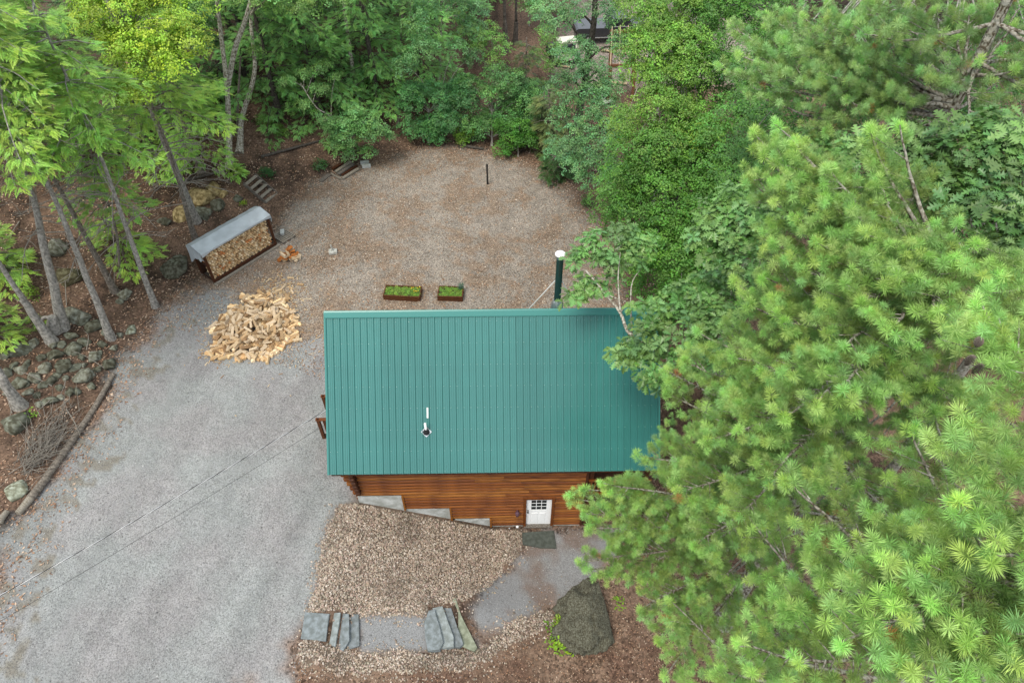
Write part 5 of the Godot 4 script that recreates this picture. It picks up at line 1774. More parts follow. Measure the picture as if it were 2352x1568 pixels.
	for i in 420:
		var g: Vector3 = placed[rng.randi() % placed.size()]
		var hb := height(g.x, g.z)
		var p := Vector3(g.x + rf(-0.2, 0.2), hb + 0.06 + rf(0.0, 0.85) * maxf(0.0, g.y - hb - 0.2), g.z + rf(-0.2, 0.2))
		hx.append(Transform3D(Basis(Vector3.UP, rf(0, TAU)) * Basis(Vector3(0, 0, 1), rf(0, TAU)), p))
		hc.append(pick(tones.slice(0, 5)))
	stuff(multi("heap_firewood", splits[2], M.chip, hx, hc), "split firewood lying deep inside the loose heap", "firewood")
	# splinters round the heap
	var sx := []
	var sc := []
	for i in 900:
		var u := 0.0
		var v := 0.0
		if i < 430:
			u = rng.randfn(640, 26)
			v = rng.randfn(672, 22)
		elif i < 640:
			u = rng.randfn(500, 20)
			v = rng.randfn(808, 12)
		else:
			u = rng.randfn(585, 75)
			v = rng.randfn(760, 48)
		var g := ground(u, v)
		var l := rf(0.06, 0.24)
		sx.append(Transform3D((Basis(Vector3.UP, rf(0, TAU)) * Basis(Vector3.RIGHT, rf(-0.15, 0.15))).scaled_local(Vector3(rf(0.012, 0.03), rf(0.008, 0.018), l)), g + Vector3.UP * 0.02))
		sc.append(pick([Vector3(0.5, 0.36, 0.2), Vector3(0.42, 0.28, 0.13), Vector3(0.6, 0.47, 0.3), Vector3(0.3, 0.17, 0.08)]))
	stuff(multi("wood_splinters", boxmesh(Vector3.ONE, 0.05), M.chip, sx, sc), "pale wood splinters scattered round the firewood heap", "splinters")
	# little stack right of the shed
	var s0 := ground(668, 592)
	for i in 20:
		var lay := i / 8
		var p := s0 + Vector3((-0.42 + 0.12 * (i % 8)) * (1.0 - 0.22 * lay) + rf(-0.05, 0.05), 0.09 + lay * 0.16, rf(-0.28, 0.28)).rotated(Vector3.UP, 0.0)
		var b := Basis(Vector3.UP, rf(-0.9, 0.9) + (PI / 2 if lay % 2 else 0.0)) * Basis(Vector3(0, 0, 1), rf(0, TAU))
		var o := obj("firewood", splits[rng.randi() % 10], M["split%d" % [4, 0, 4, 2, 4, 0][rng.randi() % 6]], null, Transform3D(b.scaled_local(Vector3(1.2, 1.1, 0.95)), p))
		tag(o, "split firewood piece in the small orange tinged stack beside the woodshed", "firewood", "small stack beside the woodshed")
	# pallet
	var pg := ground(652, 545)
	var PL := thing("pallet", "weathered grey wooden pallet at the end of the woodshed", "pallet", pg + Vector3.UP * 0.0)
	PL.transform.basis = Basis(X, Vector3.UP, Z)
	for k in 7:
		obj("slat", boxmesh(Vector3(0.85, 0.02, 0.075)), M.grey_wood, PL, Transform3D(Basis.IDENTITY, Vector3(0.0, 0.13, -0.42 + k * 0.14)))
	for k in 3:
		obj("runner", boxmesh(Vector3(0.05, 0.1, 0.95)), M.dark_grey_wood, PL, Transform3D(Basis.IDENTITY, Vector3(-0.38 + k * 0.38, 0.07, 0)))
	var bk := PL.transform * Vector3(0.1, 0.2, -0.2)
	st = begin(false)
	bx(st, Vector3.ZERO, Vector3(0.4, 0.12, 0.2), Basis(X, Vector3.UP, Z) * Basis(Vector3.UP, 0.9), 0.012)
	tag(obj("concrete_block", done(st), M.concrete, null, Transform3D(Basis.IDENTITY, bk)), "grey concrete block lying on the pallet", "block")

func rock_at(u: float, v: float, r: float, m: String, label: String, group: String, tall := 0.7, seed_ := 0) -> void:
	var g := ground(u, v)
	var sc := r * 1.15 * (g - CAM).dot(fwd) / FOC
	var rot := Basis(Vector3.UP, rf(0, TAU))
	var sz := Vector3(sc * rf(0.95, 1.2), sc * tall, sc * rf(0.8, 1.0))
	var o := obj("rock" if sc < 0.5 else "boulder", rock_mesh(sz * 1.15, seed_ + int(u) + int(v), 0.3, 11, 2 if sc < 0.6 else 3), M[m], null, Transform3D(rot, g + Vector3.UP * sz.y * 0.08))
	tag(o, label, "rock", group)

func board(st: SurfaceTool, a: Vector3, b: Vector3, w: float, h: float) -> void:
	bar(st, a, b, w, h)

func make_things() -> void:
	rng.seed = 3001
	var field := "rocks embedded in the left bank"
	for e in [[70, 791, 14], [120, 816, 16], [166, 806, 19], [191, 787, 12], [162, 771, 13], [213, 750, 20], [215, 822, 14], [250, 837, 18], [103, 845, 15], [78, 869, 17], [14, 859, 14], [117, 876, 12], [62, 902, 10], [84, 908, 10], [113, 922, 15], [160, 900, 11], [176, 900, 11], [207, 887, 9], [137, 912, 8], [275, 690, 9], [186, 740, 13], [60, 838, 10], [20, 905, 10], [232, 790, 10], [140, 790, 9], [48, 850, 12], [92, 822, 11], [130, 862, 10], [172, 842, 11], [186, 820, 10], [225, 850, 9], [98, 884, 11], [136, 890, 9], [58, 880, 9], [30, 840, 9], [192, 838, 8], [150, 868, 9], [8, 890, 11], [90, 930, 9], [240, 765, 11], [262, 800, 9], [120, 795, 10], [10, 820, 11], [275, 770, 8], [228, 812, 8]]:
		rock_at(e[0], e[1], e[2], ["rock0", "rock1", "rock2"][rng.randi() % 3], "grey lichen covered fieldstone half sunk in the leafy left bank", field)
	rock_at(39, 808, 25, "rock0", "large rounded lichen covered boulder below the hemlock sapling sprays", field)
	rock_at(166, 728, 26, "rock2", "broad pale grey boulder beside the hollow knotted root", field)
	rock_at(197, 863, 21, "rock2", "round pale speckled boulder at the edge of the boulder field", field)
	rock_at(144, 845, 19, "rock1", "dark angular boulder in the middle of the boulder field", field)
	rock_at(39, 882, 19, "rock0", "flat slanting slab of rock beside the grey root flare", field, 0.45)
	rock_at(43, 972, 26, "rock0", "tall upright grey rock above the brush pile", field, 1.0)
	rock_at(33, 1128, 24, "rock_pale", "pale white lichened rock beside the fallen log end", field, 0.5)
	rock_at(300, 758, 14, "rock_pale", "small pale flat stone at the driveway edge by the slender hemlock", field, 0.5)
	rock_at(403, 618, 31, "rock1", "big mossy boulder left of the woodshed", field, 0.75)
	rock_at(137, 573, 24, "rock2", "pale lone rock between the leaning trunks", field)
	rock_at(23, 622, 20, "rock1", "dark rock at the foot of the upper left slope", field)
	rock_at(157, 635, 28, "rock_moss", "dark mossy boulder behind the thick trunks", field)
	rock_at(287, 676, 15, "rock2", "rounded grey stone between the brownish trunk and the driveway", field)
	rock_at(489, 433, 21, "rock_tan", "oval tan boulder on the bank behind the woodshed", "boulders behind the woodshed", 0.6)
	rock_at(458, 458, 26, "rock_tan", "largest rounded tan boulder on the bank behind the woodshed", "boulders behind the woodshed", 0.7)
	rock_at(512, 446, 13, "rock_tan", "small tan boulder resting beside the oval one", "boulders behind the woodshed", 0.6)
	rock_at(416, 492, 21, "rock_tan", "mossy tan boulder left of the brown trunk", "boulders behind the woodshed")
	rock_at(458, 490, 22, "rock0", "grey boulder just behind the tarp and trunk", "boulders behind the woodshed")
	rock_at(497, 474, 18, "rock1", "dark grey boulder below the oval tan one", "boulders behind the woodshed")
	rock_at(545, 455, 10, "rock0", "small grey stone beside the bank steps", "boulders behind the woodshed")
	rock_at(378, 510, 14, "rock1", "half hidden dark stone under the bare twigs", "boulders behind the woodshed")
	# big boulder by the path
	var g := ground(1340, 1415)
	var bo := obj("boulder", rock_mesh(Vector3(1.1, 0.95, 1.32), 12, 0.45, 4, 4), M.rock_big, null, Transform3D(Basis(Vector3.UP, -0.6), g + Vector3(0.1, 0.2, 0.1)))
	tag(bo, "huge dark mossy boulder at the edge of the gravel path", "boulder")
	# slate steps
	var tops := [[[700, 1405], [756, 1409], [748, 1472], [690, 1466]], [[750, 1408], [782, 1406], [770, 1484], [742, 1478]], [[774, 1407], [801, 1409], [802, 1470], [788, 1494], [762, 1486]], [[794, 1410], [823, 1410], [825, 1482], [800, 1491], [790, 1484]]]
	var nm := ["widest top slab of the upper slate steps", "narrow second slab of the upper slate steps", "third slab of the upper slate steps with a pointed end", "lowest slab of the upper slate steps"]
	for i in 4:
		slate(tops[i], 2.06 - 0.14 * i, "slate%d" % [0, 1, 0, 2][i], nm[i] + ", blue grey", "slate slabs of the upper steps")
	tops = [[[984, 1402], [998, 1399], [1010, 1440], [1018, 1475], [1010, 1491], [982, 1494], [976, 1460], [974, 1430]], [[993, 1396], [1016, 1391], [1030, 1430], [1042, 1462], [1042, 1485], [1012, 1488], [1002, 1440]], [[1008, 1395], [1036, 1396], [1050, 1440], [1064, 1478], [1056, 1486], [1032, 1485], [1022, 1432]], [[1024, 1386], [1046, 1372], [1058, 1410], [1084, 1462], [1096, 1486], [1089, 1495], [1056, 1482], [1038, 1428]]]
	nm = ["broad top slab of the lower slate steps, blue grey", "pale veined second slab of the lower slate steps", "plain dark third slab of the lower slate steps", "long greenish bottom slab of the lower slate steps"]
	for i in 4:
		slate(tops[i], 1.52 - 0.14 * i, "slate%d" % [0, 1, 2, 3][i], nm[i], "slate slabs of the lower steps")
	slate([[1199, 1222], [1272, 1218], [1278, 1258], [1240, 1257], [1200, 1250]], 0.07, "slate4", "dark green grey slate doorstep in front of the white door", "")
	# border log with a split pale end, second log
	var lp := [[262, 862], [215, 945], [150, 1040], [95, 1118], [44, 1182]].map(func(e): return ground(e[0], e[1]) + Vector3.UP * 0.1)
	var lc := curve(lp, 5)
	var LG := thing("fallen_log", "long straight fallen log edging the driveway along the leafy bank", "log", lp[0])
	var st := begin(true)
	tube(st, lc.slice(0, 18).map(func(p): return p - lp[0]), taper(18, 0.1, 0.155), 10)
	obj("log_body", done(st), M.bark_brown, LG)
	st = begin(true)
	tube(st, lc.slice(17).map(func(p): return p - lp[0]), taper(lc.size() - 17, 0.145, 0.12), 8)
	obj("split_end", done(st), M.grey_wood, LG)
	for e in [[[398, 424], [520, 392], 0.1, "dark fallen log lying on the bank behind the boulders"], [[600, 362], [735, 325], 0.09, "dark fallen trunk lying across the bank below the forked maple"], [[1062, 336], [1110, 344], 0.1, "short grey log at the back edge of the yard"], [[0, 1205], [18, 1178], 0.14, "weathered grey log stub at the driveway corner"]]:
		var a = ground(e[0][0], e[0][1]) + Vector3.UP * e[2] * 0.7
		var b = ground(e[1][0], e[1][1]) + Vector3.UP * e[2] * 0.7
		st = begin(true)
		var cc := curve([Vector3.ZERO, (b - a) * 0.5 + Vector3(0, 0.05, 0.1), b - a], 6)
		tube(st, cc, taper(cc.size(), e[2], e[2] * 0.7), 9)
		tag(obj("fallen_log", done(st), M.bark_dark if e[2] < 0.12 else M.grey_wood, null, Transform3D(Basis.IDENTITY, a)), e[3], "log")
	# brush pile
	var bg := ground(95, 1035)
	var BP := thing("brush_pile", "heap of bare grey brush and twigs beside the fallen log", "brush pile", bg)
	st = begin(true)
	for i in 330:
		var u := rng.randfn(98, 32)
		var v := 1035 + (u - 98) * -0.95 + rng.randfn(0, 26)
		var p := ground(u, v) - bg + Vector3.UP * rf(0.02, 0.5) * exp(-pow((u - 98) / 45.0, 2))
		var d := (Vector3(0.5, rf(-0.15, 0.25), -1.0) + rdir() * 1.1).normalized() * rf(0.35, 1.3)
		tube(st, curve([p, p + d * 0.5 + rdir() * 0.08, p + d], 2), taper(5, rf(0.008, 0.02), 0.004), 4, false)
	var tw := obj("twig_heap", done(st), M.twig, BP)
	tw.set_meta("kind", "stuff")
	for e in [[165, 925, 128, 955], [158, 948, 190, 1010], [120, 928, 92, 952]]:
		st = begin(true)
		tube(st, curve([ground(e[0], e[1]) - bg + Vector3.UP * 0.25, ground((e[0] + e[2]) / 2.0 + 4, (e[1] + e[3]) / 2.0) - bg + Vector3.UP * 0.3, ground(e[2], e[3]) - bg + Vector3.UP * 0.25], 4), taper(9, 0.025, 0.012), 6)
		obj("stick", done(st), M.twig, BP)
	# sticks on the forest floor
	for i in 26:
		var u := rf(20, 560)
		var v := rf(400, 980)
		g = ground(u, v)
		if sdist(OPEN, Vector2(g.x, g.z)) < 0.3:
			continue
		var d := Vector3(rf(-1, 1), 0, rf(-1, 1)).normalized() * rf(0.8, 2.6)
		var e2 := g + d
		e2.y = height(e2.x, e2.z) + rf(0.05, 0.4)
		st = begin(true)
		tube(st, curve([Vector3.UP * 0.05, d * 0.5 + Vector3(rf(-0.2, 0.2), (e2.y - g.y) * 0.5 + 0.15, rf(-0.2, 0.2)), e2 - g], 4), taper(9, rf(0.015, 0.03), 0.008), 5)
		tag(obj("fallen_branch", done(st), M.twig, null, Transform3D(Basis.IDENTITY, g)), "bare grey branch lying on the leaf litter of the wooded bank", "branch", "dead branches on the bank")
	# planters
	planter([[881, 688], [965, 692]], [[890, 652], [968, 657]], "longer brown raised planter with grass and yellow flowers", true)
	planter([[1005, 690], [1063, 692]], [[1010, 660], [1066, 662]], "shorter brown raised planter with a tall blue green plant", false)
	# black post
	g = ground(1120, 423)
	var PO := thing("marker_post", "slim black post standing in the back yard", "post", g)
	var ph := at_r(1123, 377, Vector2(g.x, g.z).length()).y - g.y
	obj("post", boxmesh(Vector3(0.11, ph, 0.05), 0.008), M.black, PO, Transform3D(Basis.IDENTITY, Vector3(0, ph / 2, 0)))
	obj("post_edge", boxmesh(Vector3(0.02, ph * 0.8, 0.012), 0.003), M.dark_grey_wood, PO, Transform3D(Basis.IDENTITY, Vector3(0.035, ph * 0.5, 0.032)))
	# concrete footing with a tilted pipe
	g = ground(765, 580)
	var FT := thing("concrete_footing", "pale concrete footing with a stub pipe in the yard", "footing", g)
	st = begin(false)
	bx(st, Vector3(0, 0.07, 0), Vector3(0.42, 0.16, 0.34), Basis(Vector3.UP, 0.2), 0.02)
	obj("base", done(st), M.concrete_pale, FT)
	st = begin(true)
	tube(st, [Vector3(0, 0.14, 0), Vector3(-0.05, 0.5, -0.02)], [0.045, 0.04], 10)
	obj("stub_pipe", done(st), M.concrete_pale, FT)
	# wooden steps up the bank
	var a := ground(611, 467)
	var SP := thing("wooden_steps", "weathered grey wooden steps with four treads leaning on the bank", "steps", a)
	var low := ground(626, 452)
	var hi := ground(583, 428)
	var run := Vector3(hi.x - a.x, 0, hi.z - a.z)
	var wid := Vector3(low.x - a.x, 0, low.z - a.z)
	var wl := 1.0
	wid = wid.normalized()
	run = (run - wid * run.dot(wid)).normalized()
	for k in 5:
		st = begin(false)
		bx(st, run * (0.06 + 0.27 * k) + wid * wl * 0.5 + Vector3.UP * (0.06 + 0.215 * k), Vector3(wl + 0.06, 0.045, 0.21), Basis(wid, Vector3.UP, wid.cross(Vector3.UP)), 0.006)
		obj("tread", done(st), M.grey_wood, SP)
	for s in [0.0, 1.0]:
		st = begin(false)
		bar(st, wid * wl * s + Vector3(0, 0.0, 0), wid * wl * s + run * 1.25 + Vector3.UP * 0.98, 0.04, 0.22)
		obj("stringer", done(st), M.dark_grey_wood, SP)
	# lumber pile
	var lst := [[[735, 418], [757, 402], 0.25, "single short grey board lying beside the lumber pile", "dark_grey_wood", 0.05], [[760, 400], [782, 414], 0.08, "thin grey beam across the near end of the lumber pile", "grey_wood", 0.1], [[764, 393], [798, 372], 0.2, "dark brown plank on the back of the lumber pile", "brown", 0.2], [[772, 400], [806, 376], 0.18, "pale grey plank on top of the lumber pile", "grey_wood", 0.32], [[778, 404], [812, 380], 0.2, "mottled grey board in the middle of the lumber pile", "dark_grey_wood", 0.24], [[786, 406], [820, 384], 0.16, "rusty brown board in the lumber pile", "brown", 0.2], [[787, 412], [824, 390], 0.18, "long grey beam along the front of the lumber pile", "grey_wood", 0.16]]
	for e in lst:
		var p := ground(e[0][0], e[0][1])
		var q := ground(e[1][0], e[1][1])
		p.y = maxf(p.y, q.y) + e[5] * 0.5
		q.y = p.y + rf(-0.03, 0.05)
		st = begin(false)
		bar(st, Vector3.ZERO, q - p, e[2], 0.09)
		tag(obj("lumber_board", done(st), M[e[4]], null, Transform3D(Basis.IDENTITY, p)), e[3], "board", "boards of the lumber pile")
	for e in [[838, 377, "upper grey concrete block at the end of the lumber pile"], [842, 384, "lower grey concrete block at the end of the lumber pile"]]:
		st = begin(false)
		bx(st, Vector3(0, 0.1, 0), Vector3(0.5, 0.2, 0.22), Basis(Vector3.UP, 0.15), 0.012)
		tag(obj("concrete_block", done(st), M.concrete, null, Transform3D(Basis.IDENTITY, ground(e[0], e[1]))), e[2], "block", "blocks beside the lumber pile")
	# service cable and thin wire from the gable to a pole outside the view
	var att := Vector3(-5.98, 6.05, -14.55)
	var far := at_y(0, 1395, 5.6)
	far = att + (far - att) * 1.75 + Vector3.UP * 1.4
	var pole := Vector3(far.x - 0.1, height(far.x - 0.1, far.z), far.z)
	var UP_ := thing("utility_pole", "wooden utility pole carrying the service cable beside the driveway", "pole", pole)
	st = begin(true)
	tube(st, [Vector3(0, -0.3, 0), Vector3(0, far.y - pole.y + 1.0, 0)], [0.16, 0.12], 12)
	obj("shaft", done(st), M.bark_brown, UP_)
	obj("cross_arm", boxmesh(Vector3(1.4, 0.1, 0.1)), M.dark_grey_wood, UP_, Transform3D(Basis.IDENTITY, Vector3(0, far.y - pole.y + 0.6, 0.16)))
	var CB := thing("service_cable", "twisted black and bare service cable running to the gable", "cable", att)
	for s in 2:
		var pts := []
		for i in 161:
			var t := i / 160.0
			var p := (far - att) * t + Vector3.DOWN * 4.0 * 0.32 * t * (1 - t)
			var an := t * 140.0 + s * PI
			pts.append(p + Vector3(0, cos(an), sin(an)) * 0.009)
		st = begin(true)
		tube(st, pts, taper(161, 0.011, 0.011), 5)
		obj("bare_neutral" if s else "insulated_conductor", done(st), M.cable_bare if s else M.cable_black, CB)
	var att2 := Vector3(-5.98, 5.55, -14.4)
	var far2 := far + Vector3(0.15, -0.95, 0.35)
	st = begin(true)
	var wp := []
	for i in 41:
		var t := i / 40.0
		wp.append((far2 - att2) * t + Vector3.DOWN * 4.0 * 0.25 * t * (1 - t))
	tube(st, wp, taper(41, 0.006, 0.006), 5)
	tag(obj("phone_wire", done(st), M.cable_black, null, Transform3D(Basis.IDENTITY, att2)), "thin dark wire running below the twisted service cable", "wire")
	make_neighbour()

func slate(px: Array, y: float, m: String, label: String, group: String) -> void:
	var pts := []
	for i in px.size():
		var p := at_y(px[i][0], px[i][1], y)
		var q := at_y(px[(i + 1) % px.size()][0], px[(i + 1) % px.size()][1], y)
		var k := maxi(1, int(p.distance_to(q) / 0.28))
		for j in k:
			var w := p.lerp(q, float(j) / k)
			if j > 0:
				w += Vector3(rf(-0.009, 0.009), 0, rf(-0.009, 0.009))
			pts.append(w)
	var c := Vector3.ZERO
	for p in pts:
		c += p
	c /= pts.size()
	c.y = 0
	var st := begin(false)
	slab(st, pts.map(func(p): return p - c), y - 0.2, y, 0.012)
	tag(obj("slate_slab", done(st), M[m], null, Transform3D(Basis.IDENTITY, c)), label, "slab", group)

func planter(front: Array, rear: Array, label: String, flowers: bool) -> void:
	var a := ground(front[0][0], front[0][1])
	var b := ground(front[1][0], front[1][1])
	var X := Vector3(b.x - a.x, 0, b.z - a.z)
	var w := X.length()
	X = X.normalized()
	var Z := Vector3(-X.z, 0, X.x)
	var P2 := thing("raised_planter", label, "planter", Vector3(a.x, minf(a.y, b.y) - 0.03, a.z))
	P2.transform.basis = Basis(X, Vector3.UP, Z)
	var dep := 0.72
	for r in 2:
		var y := 0.1 + r * 0.165
		for z in [0.0, -dep]:
			obj("side_board", boxmesh(Vector3(w, 0.155, 0.045)), M.planter, P2, Transform3D(Basis.IDENTITY, Vector3(w / 2, y, z)))
		for x in [0.022, w - 0.022]:
			obj("end_board", boxmesh(Vector3(0.044, 0.155, dep - 0.05)), M.planter, P2, Transform3D(Basis.IDENTITY, Vector3(x, y, -dep / 2)))
	obj("soil_fill", boxmesh(Vector3(w - 0.1, 0.24, dep - 0.06)), M.soil, P2, Transform3D(Basis.IDENTITY, Vector3(w / 2, 0.15, -dep / 2)))
	var bag := Bag.new()
	for i in int(230 * w):
		var p := Vector3(rf(0.06, w - 0.06), 0.27 + rf(0, 0.09), rf(-dep + 0.06, -0.06))
		put(bag, p, Vector3.UP + rdir() * 0.5, rf(0.28, 0.5), tone(Vector3(0.2, 0.4, 0.05) if rng.randf() < 0.7 else Vector3(0.3, 0.42, 0.07), rf(0.7, 1.2)))
	var pl := thing("planter_greenery", "low green plants with yellow flowers filling the longer planter" if flowers else "dense low green plants filling the shorter planter", "plants", P2.position)
	pl.transform.basis = P2.transform.basis
	pl.set_meta("kind", "stuff")
	crown(bag, "small", M.leaf, pl, "leaves")
	if flowers:
		var fx := []
		var fc := []
		for i in 12:
			fx.append(Transform3D(Basis(Vector3.UP, rf(0, TAU)).scaled(Vector3(0.05, 0.03, 0.05)), Vector3(w * rf(0.72, 0.97), 0.4, -dep * rf(0.35, 0.95))))
			fc.append(Color(0.6, 0.4, 0.03))
		multi("blossom", rock_mesh(Vector3.ONE * 0.6, 3, 0.1, 0, 0), M.chip, fx, fc, pl).set_meta("kind", "stuff")
	else:
		var t := Bag.new()
		for i in 40:
			put(t, Vector3(rf(-0.12, 0.12), rf(0, 0.35), rf(-0.12, 0.12)), Vector3.UP + rdir() * 0.8, rf(0.3, 0.5), tone(Vector3(0.06, 0.15, 0.1), rf(0.8, 1.2)))
		var tp := thing("tall_plant", "tall blue green leafy plant at the corner of the shorter planter", "plant", P2.transform * Vector3(w - 0.12, 0.27, -dep + 0.1))
		var st := begin(true)
		tube(st, [Vector3.ZERO, Vector3(0, 0.35, 0)], [0.008, 0.005], 5)
		obj("stem", done(st), M.twig, tp)
		crown(t, "small", M.leaf, tp, "leaves")

# ---------------------------------------------------------------- beyond the trees: neighbour's yard
func make_neighbour() -> void:
	rng.seed = 4001
	var st: SurfaceTool
	# dark pickup truck, side on
	var g := ground(1400, 88)
	var T := thing("pickup_truck", "dark pickup truck parked beyond the trees behind the lumber frame", "truck", g)
	T.rotation.y = 0.08
	T.scale = Vector3.ONE
	var side := [[-2.7, 0.5], [-2.7, 1.05], [-2.55, 1.15], [-0.55, 1.15], [-0.45, 1.2], [-0.1, 1.78], [0.95, 1.8], [1.5, 1.2], [2.55, 1.08], [2.75, 0.9], [2.75, 0.5]]
	st = begin(false)
	for k in side.size():
		var p: Array = side[k]
		var q: Array = side[(k + 1) % side.size()]
		quad(st, Vector3(p[0], p[1], -0.92), Vector3(q[0], q[1], -0.92), Vector3(q[0], q[1], 0.92), Vector3(p[0], p[1], 0.92))
		for z in [-0.92, 0.92]:
			tri(st, Vector3(0.2, 0.8, z), Vector3(p[0], p[1], z), Vector3(q[0], q[1], z))
	obj("body", done(st), M.truck_paint, T)
	for z in [-0.93, 0.93]:
		for e in [[-0.02, 0.55], [0.62, 0.6]]:
			obj("side_window", boxmesh(Vector3(0.5, 0.42, 0.02), 0.004), M.glass, T, Transform3D(Basis.IDENTITY, Vector3(e[0] + 0.2, 1.47, z)))
		obj("window_trim", boxmesh(Vector3(1.25, 0.05, 0.03), 0.004), M.steel, T, Transform3D(Basis.IDENTITY, Vector3(0.45, 1.22, z)))
		obj("sill_trim", boxmesh(Vector3(2.6, 0.06, 0.05), 0.004), M.steel, T, Transform3D(Basis.IDENTITY, Vector3(0.0, 0.48, z * 1.01)))
		for x in [-1.75, 1.75]:
			st = begin(true)
			tube(st, [Vector3(x, 0.39, z - 0.1), Vector3(x, 0.39, z - 0.09), Vector3(x, 0.39, z + 0.09), Vector3(x, 0.39, z + 0.1)], [0.33, 0.39, 0.39, 0.33], 20)
			var wl := obj("wheel", done(st), M.rubber, T)
			st = begin(true)
			tube(st, [Vector3(x, 0.39, z - 0.105), Vector3(x, 0.39, z + 0.105)], [0.2, 0.2], 14)
			obj("rim", done(st), M.steel, wl)
	obj("windscreen", boxmesh(Vector3(0.72, 0.02, 1.6), 0.004), M.glass, T, Transform3D(Basis(Vector3(0, 0, 1), -0.83), Vector3(1.25, 1.52, 0)))
	obj("bumper", boxmesh(Vector3(0.12, 0.2, 1.8), 0.03), M.steel, T, Transform3D(Basis.IDENTITY, Vector3(2.8, 0.55, 0)))
	# small white utility cab
	g = ground(1296, 142)
	var C := thing("utility_cart", "small cream utility cart with dark windscreen beyond the trees", "cart", g)
	C.rotation.y = 0.25
	st = begin(false)
	bx(st, Vector3(0, 0.55, 0), Vector3(1.9, 0.5, 1.15), Basis.IDENTITY, 0.06)
	obj("body", done(st), M.cream, C)
	obj("windscreen", boxmesh(Vector3(1.0, 0.6, 0.03), 0.005), M.glass, C, Transform3D(Basis(Vector3.RIGHT, -0.35), Vector3(0.1, 1.15, 0.5)))
	for x in [-0.5, 0.68]:
		st = begin(false)
		bar(st, Vector3(x, 0.8, 0.62), Vector3(x, 1.55, 0.36), 0.09, 0.06)
		obj("roof_post", done(st), M.cream, C)
		st = begin(false)
		bar(st, Vector3(x, 0.8, -0.5), Vector3(x, 1.55, -0.4), 0.06, 0.06)
		obj("roof_post", done(st), M.cream, C)
	obj("roof", boxmesh(Vector3(1.35, 0.06, 1.0), 0.02), M.cream, C, Transform3D(Basis.IDENTITY, Vector3(0.1, 1.58, 0)))
	obj("cover", boxmesh(Vector3(0.7, 0.75, 1.1), 0.12), M.black, C, Transform3D(Basis.IDENTITY, Vector3(-0.95, 0.95, 0)))
	for e in [[-0.65, -0.55], [-0.65, 0.55], [0.65, -0.55], [0.65, 0.55]]:
		st = begin(true)
		tube(st, [Vector3(e[0], 0.24, e[1] - 0.09), Vector3(e[0], 0.24, e[1] + 0.09)], [0.24, 0.24], 14)
		obj("wheel", done(st), M.rubber, C)
	# open timber frame of posts and beams
	g = ground(1395, 235)
	var Fm := thing("timber_frame", "unfinished frame of reddish posts and beams beyond the trees", "frame", g)
	var fx := [0.0, 1.6, 3.2]
	var fz := [0.0, -2.6, -5.2]
	for x in fx:
		for z in fz:
			obj("post", boxmesh(Vector3(0.16, 2.4, 0.16)), M.treated, Fm, Transform3D(Basis.IDENTITY, Vector3(x + z * -0.12, 1.2, z)))
	for z in fz:
		obj("beam", boxmesh(Vector3(3.6, 0.2, 0.1)), M.treated, Fm, Transform3D(Basis.IDENTITY, Vector3(1.6 + z * -0.12, 2.5, z)))
	for k in 7:
		st = begin(false)
		bar(st, Vector3(-0.1 + k * 0.56, 2.68, 0.3), Vector3(0.6 + k * 0.56, 2.68, -5.6), 0.06, 0.15)
		obj("joist", done(st), M.lumber, Fm)
	for k in 3:
		st = begin(false)
		bar(st, Vector3(-0.3 - k * 0.1, 1.1, 0.4), Vector3(0.2 + k * 0.2, 0.2, -3.5), 0.05, 0.12)
		obj("brace", done(st), M.lumber, Fm)
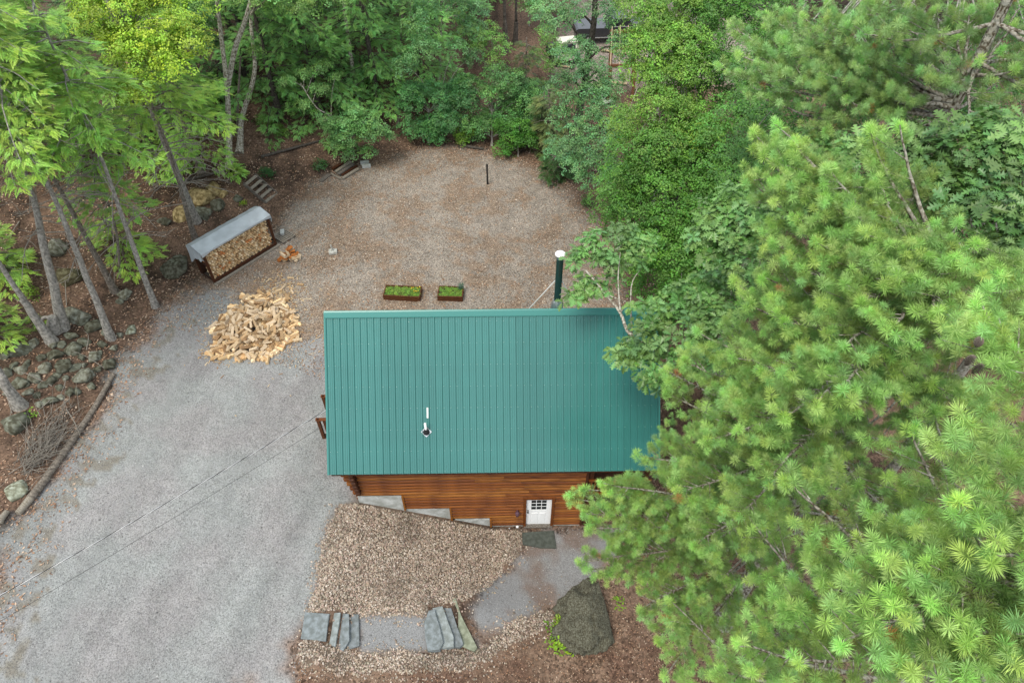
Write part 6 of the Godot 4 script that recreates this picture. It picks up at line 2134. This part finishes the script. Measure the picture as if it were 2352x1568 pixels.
	for e in [[1372, 190, 1440, 196, "pale board leaning by the timber frame", 0.3], [1270, 152, 1318, 160, "pale board lying in front of the small cart", 0.14], [1380, 118, 1460, 128, "long pale board on the ground behind the timber frame", 0.25], [1350, 200, 1400, 240, "pale sheet of board at the foot of the timber frame", 0.7]]:
		var p := ground(e[0], e[1])
		var q := ground(e[2], e[3])
		st = begin(false)
		bar(st, Vector3.UP * 0.12, q - p + Vector3.UP * 0.15, e[5], 0.05)
		tag(obj("lumber_board", done(st), M.lumber if e[5] < 0.5 else M.concrete_pale, null, Transform3D(Basis.IDENTITY, p)), e[4], "board", "boards in the neighbouring yard")

# ---------------------------------------------------------------- scene
func _ready() -> void:
	var cam := Camera3D.new()
	cam.name = "camera"
	cam.position = CAM
	cam.rotation = Vector3(-PITCH, 0, 0)
	cam.fov = rad_to_deg(2.0 * atan(784.0 / FOC))
	cam.near = 0.1
	cam.far = 1500
	add_child(cam)
	var env := Environment.new()
	var sky := Sky.new()
	var sm := ProceduralSkyMaterial.new()
	sm.sky_top_color = Color(0.86, 0.89, 0.93)
	sm.sky_horizon_color = Color(0.8, 0.83, 0.86)
	sm.sky_curve = 0.3
	sm.ground_bottom_color = Color(0.3, 0.32, 0.26)
	sm.ground_horizon_color = Color(0.5, 0.52, 0.5)
	sm.sun_angle_max = 0.0
	sky.sky_material = sm
	env.background_mode = Environment.BG_SKY
	env.sky = sky
	env.background_energy_multiplier = 1.0
	env.tonemap_mode = Environment.TONE_MAPPER_LINEAR
	env.tonemap_exposure = 2.0
	env.sdfgi_enabled = true
	env.ssao_enabled = true
	env.ssil_enabled = true
	var we := WorldEnvironment.new()
	we.name = "environment"
	we.environment = env
	add_child(we)
	var sun := DirectionalLight3D.new()
	sun.name = "sun"
	sun.light_energy = 0.5
	sun.light_angular_distance = 24.0
	sun.light_color = Color(1.0, 0.97, 0.92)
	sun.shadow_enabled = true
	sun.rotation_degrees = Vector3(-62, -35, 0)
	add_child(sun)
	rng.seed = 7
	nz.seed = 3
	nz.frequency = 0.02
	nz.fractal_octaves = 3
	nz2.seed = 9
	nz2.frequency = 0.02
	nz2.fractal_octaves = 2
	make_materials()
	make_sprays()
	make_polys()
	rng.seed = 101
	make_ground()
	make_cabin()
	make_roof_things()
	make_trees()
	make_firewood()
	make_things()
	rng.seed = 5001
	make_litter()
